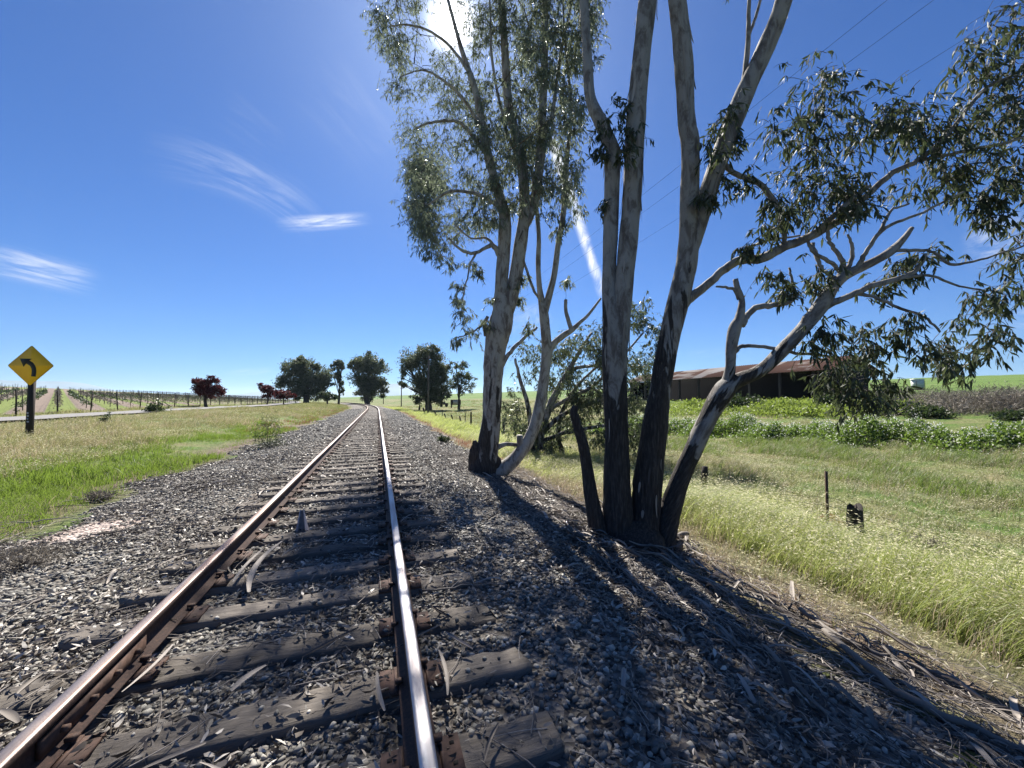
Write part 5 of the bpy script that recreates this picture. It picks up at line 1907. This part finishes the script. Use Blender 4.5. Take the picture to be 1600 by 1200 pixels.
# ------------------------------------------------------------------ distant mountains
mb = MB()
n_ = 160
az = np.linspace(-1.1, 1.4, n_)
for kdist, amp, base_ in ((9000, 150, 60),):
    prof_ = 40 + base_ + 1.5 * amp * np.clip(np.sin(az * 9 + 1.2) * .5 + np.sin(az * 21 + .4) * .3 + np.sin(az * 47) * .12 + .35, 0, None)
    xs_, ys_ = CAM[0] + kdist * np.sin(az), CAM[1] + kdist * np.cos(az)
    v_ = np.vstack([np.stack([xs_, ys_, np.full(n_, -14.)], 1), np.stack([xs_ * 1.08, ys_ * 1.08, prof_], 1), np.stack([xs_ * 1.25, ys_ * 1.25, np.full(n_, -14.)], 1)])
    i_ = np.arange(n_ - 1)
    mb.add(v_, None, np.vstack([np.stack([i_, i_ + 1, n_ + i_ + 1, n_ + i_], 1), np.stack([n_ + i_, n_ + i_ + 1, 2 * n_ + i_ + 1, 2 * n_ + i_], 1)]))
tag(mb.build('mountains', plain('mountain_slopes', (.15, .18, .17), .95, .1, .2, .002)), kind='structure')

# ------------------------------------------------------------------ the air: thin even haze over the plain
hm = bpy.data.materials.new('thin_haze')
hm.use_nodes = True
hm.node_tree.nodes.clear()
ho = hm.node_tree.nodes.new('ShaderNodeOutputMaterial')
hv = hm.node_tree.nodes.new('ShaderNodeVolumePrincipled')
hv.inputs['Color'].default_value = (.62, .80, 1, 1)
hv.inputs['Density'].default_value = .000075
hv.inputs['Anisotropy'].default_value = .3
hm.node_tree.links.new(hv.outputs[0], ho.inputs['Volume'])
hb = MB().box((0, 0, 110.), (26000, 26000, 260.))
tag(hb.build('haze', hm), 'thin pale haze in the air over the plain', 'haze', kind='stuff')

# ------------------------------------------------------------------ light and sky
sun_dir = unit((P(708, 35, 1.) - CAM)[None])[0]
EL = math.asin(sun_dir[2])
AZ = math.atan2(sun_dir[0], sun_dir[1])
sl = bpy.data.lights.new('sun', 'SUN')
sl.energy = 5.0
sl.angle = R(.53)
sl.color = (1, .95, .87)
so = bpy.data.objects.new('sun', sl)
col.objects.link(so)
so.rotation_mode = 'QUATERNION'
so.rotation_quaternion = Vector(sun_dir).to_track_quat('Z', 'Y')

wd = bpy.data.worlds.new('World')
scene.world = wd
wd.use_nodes = True
W = Mat.__new__(Mat)
W.nt = wd.node_tree
W.m = wd
bg = wd.node_tree.nodes['Background']
sky = W.n('TexSky')
sky.sky_type = 'NISHITA'
sky.sun_disc = False
sky.sun_elevation = EL
sky.sun_rotation = AZ
sky.altitude = 50
sky.air_density = 1.0
sky.dust_density = .15
sky.ozone_density = 2.2
tc = W.n('TexCoord')
D = tc.outputs['Generated']


def dot(vec):
    x_ = W.n('VectorMath', operation='DOT_PRODUCT')
    W.l(D, x_.inputs[0])
    x_.inputs[1].default_value = tuple(vec)
    return x_.outputs['Value']


def smooth(v_, a_, b_):
    x_ = W.n('MapRange', interpolation_type='SMOOTHSTEP')
    W.l(v_, x_.inputs['Value'])
    x_.inputs['From Min'].default_value = a_
    x_.inputs['From Max'].default_value = b_
    return x_.outputs['Result']


def wisp(p0, p1, wid, amp, sc_along, sc_across, thr0=.42, thr1=.75, taper=.25, bow=0):
    """a streak of ice cloud between two directions of the sky"""
    a_ = unit((P(*p0, 1.) - CAM)[None])[0]
    b_ = unit((P(*p1, 1.) - CAM)[None])[0]
    mid = unit((a_ + b_)[None])[0]
    tx = unit((b_ - a_)[None])[0]
    nx = np.cross(mid, tx)
    hl = np.linalg.norm(b_ - a_) / 2
    al = W.math('DIVIDE', dot(tx), hl)
    ac = dot(nx)
    if bow:
        ac = W.math('SUBTRACT', ac, W.math('MULTIPLY', W.math('MULTIPLY', al, al), bow))
    fwd_ok = W.math('GREATER_THAN', dot(mid), .3)
    cv = W.n('CombineXYZ')
    W.l(W.math('MULTIPLY', al, hl * sc_along), cv.inputs[0])
    W.l(W.math('MULTIPLY', ac, sc_across), cv.inputs[1])
    nz_ = W.noise(cv.outputs[0], 1., 10, .68, .9)
    nn_ = W.math('MULTIPLY', smooth(nz_, thr0, thr1), smooth(W.noise(cv.outputs[0], .45, 6, .6, 1.2), .3, .6))
    e_al = W.math('MULTIPLY', smooth(al, -1., -1 + taper * 2), smooth(al, 1., 1 - taper * 2))
    e_ac = W.math('SUBTRACT', 1., smooth(W.math('ABSOLUTE', ac), 0., wid))
    out = W.math('MULTIPLY', W.math('MULTIPLY', nn_, W.math('MULTIPLY', e_al, e_ac)), W.math('MULTIPLY', fwd_ok, amp))
    return out


wsp = [
    wisp((-60, 392), (165, 446), .034, 1.1, 6, 60, .32, .72, .4),
    wisp((425, 352), (585, 342), .020, 1.4, 6, 70, .28, .68, .35),
    wisp((215, 200), (520, 345), .06, .5, 4, 34, .35, .8, .3, .03),
    wisp((330, 150), (450, 240), .05, .13, 4, 34, .4, .8, .35),
    wisp((858, 205), (945, 470), .017, 1.5, 14, 40, .16, .52, .12),
    wisp((470, 90), (620, 260), .10, .12, 3, 20, .35, .8, .3),
    wisp((790, 512), (870, 488), .05, .6, 14, 26, .35, .7, .4),
    wisp((1495, 388), (1620, 362), .05, .9, 10, 26, .36, .72, .35),
    wisp((1560, 490), (1680, 500), .03, .45, 8, 34, .36, .75, .4),
    wisp((340, 584), (440, 578), .010, .35, 8, 90, .3, .7, .35),
    wisp((1400, 560), (1660, 520), .05, .22, 6, 30, .36, .75, .35),
    wisp((1060, 556), (1150, 548), .014, .25, 8, 60, .36, .75, .35),
]
tot = wsp[0]
for w_ in wsp[1:]:
    tot = W.math('ADD', tot, w_)
tot = W.math('MINIMUM', tot, 1.)
hs = W.n('HueSaturation')
hs.inputs['Saturation'].default_value = 1.0
hs.inputs['Value'].default_value = 1.0
W.l(sky.outputs[0], hs.inputs['Color'])
tint = W.mix(1., hs.outputs[0], (.19, .43, .80), 'MULTIPLY')
elv = W.math('MAXIMUM', dot((0, 0, 1)), 0.)
hz = W.math('MULTIPLY', W.math('EXPONENT', W.math('DIVIDE', elv, -.13)), .18)
tint = W.mix(hz, tint, (5.6, 6.9, 8.2))
skyc = W.mix(tot, tint, (7.4, 7.7, 8.2))
# the glare of the sun itself: a white disc and its aureole in the sky
ang = W.math('ARCCOSINE', W.math('MINIMUM', dot(sun_dir), .999999))
g1 = W.math('MULTIPLY', W.math('EXPONENT', W.math('MULTIPLY', W.math('POWER', W.math('DIVIDE', ang, R(1.7)), 2.), -1.)), 45.)
g2 = W.math('MULTIPLY', W.math('EXPONENT', W.math('DIVIDE', ang, -R(11.))), 3.0)
gl = W.n('CombineColor')
gs = W.math('ADD', g1, g2)
for i_, f_ in enumerate((1., .98, .95)):
    W.l(W.math('MULTIPLY', gs, f_), gl.inputs[i_])
fin = W.mix(1., skyc, gl.outputs[0], 'ADD')
W.l(fin, bg.inputs['Color'])
bg.inputs['Strength'].default_value = .055

scene.view_settings.view_transform = 'Standard'
scene.view_settings.look = 'None'
scene.view_settings.exposure = 1.33
scene.view_settings.gamma = 1
scene.render.engine = 'CYCLES'
scene.cycles.use_denoising = True
scene.cycles.max_bounces = 8
scene.cycles.diffuse_bounces = 3
scene.cycles.transmission_bounces = 4
scene.cycles.transparent_max_bounces = 8
scene.cycles.caustics_reflective = False
scene.cycles.caustics_refractive = False
scene.cycles.sample_clamp_indirect = 6
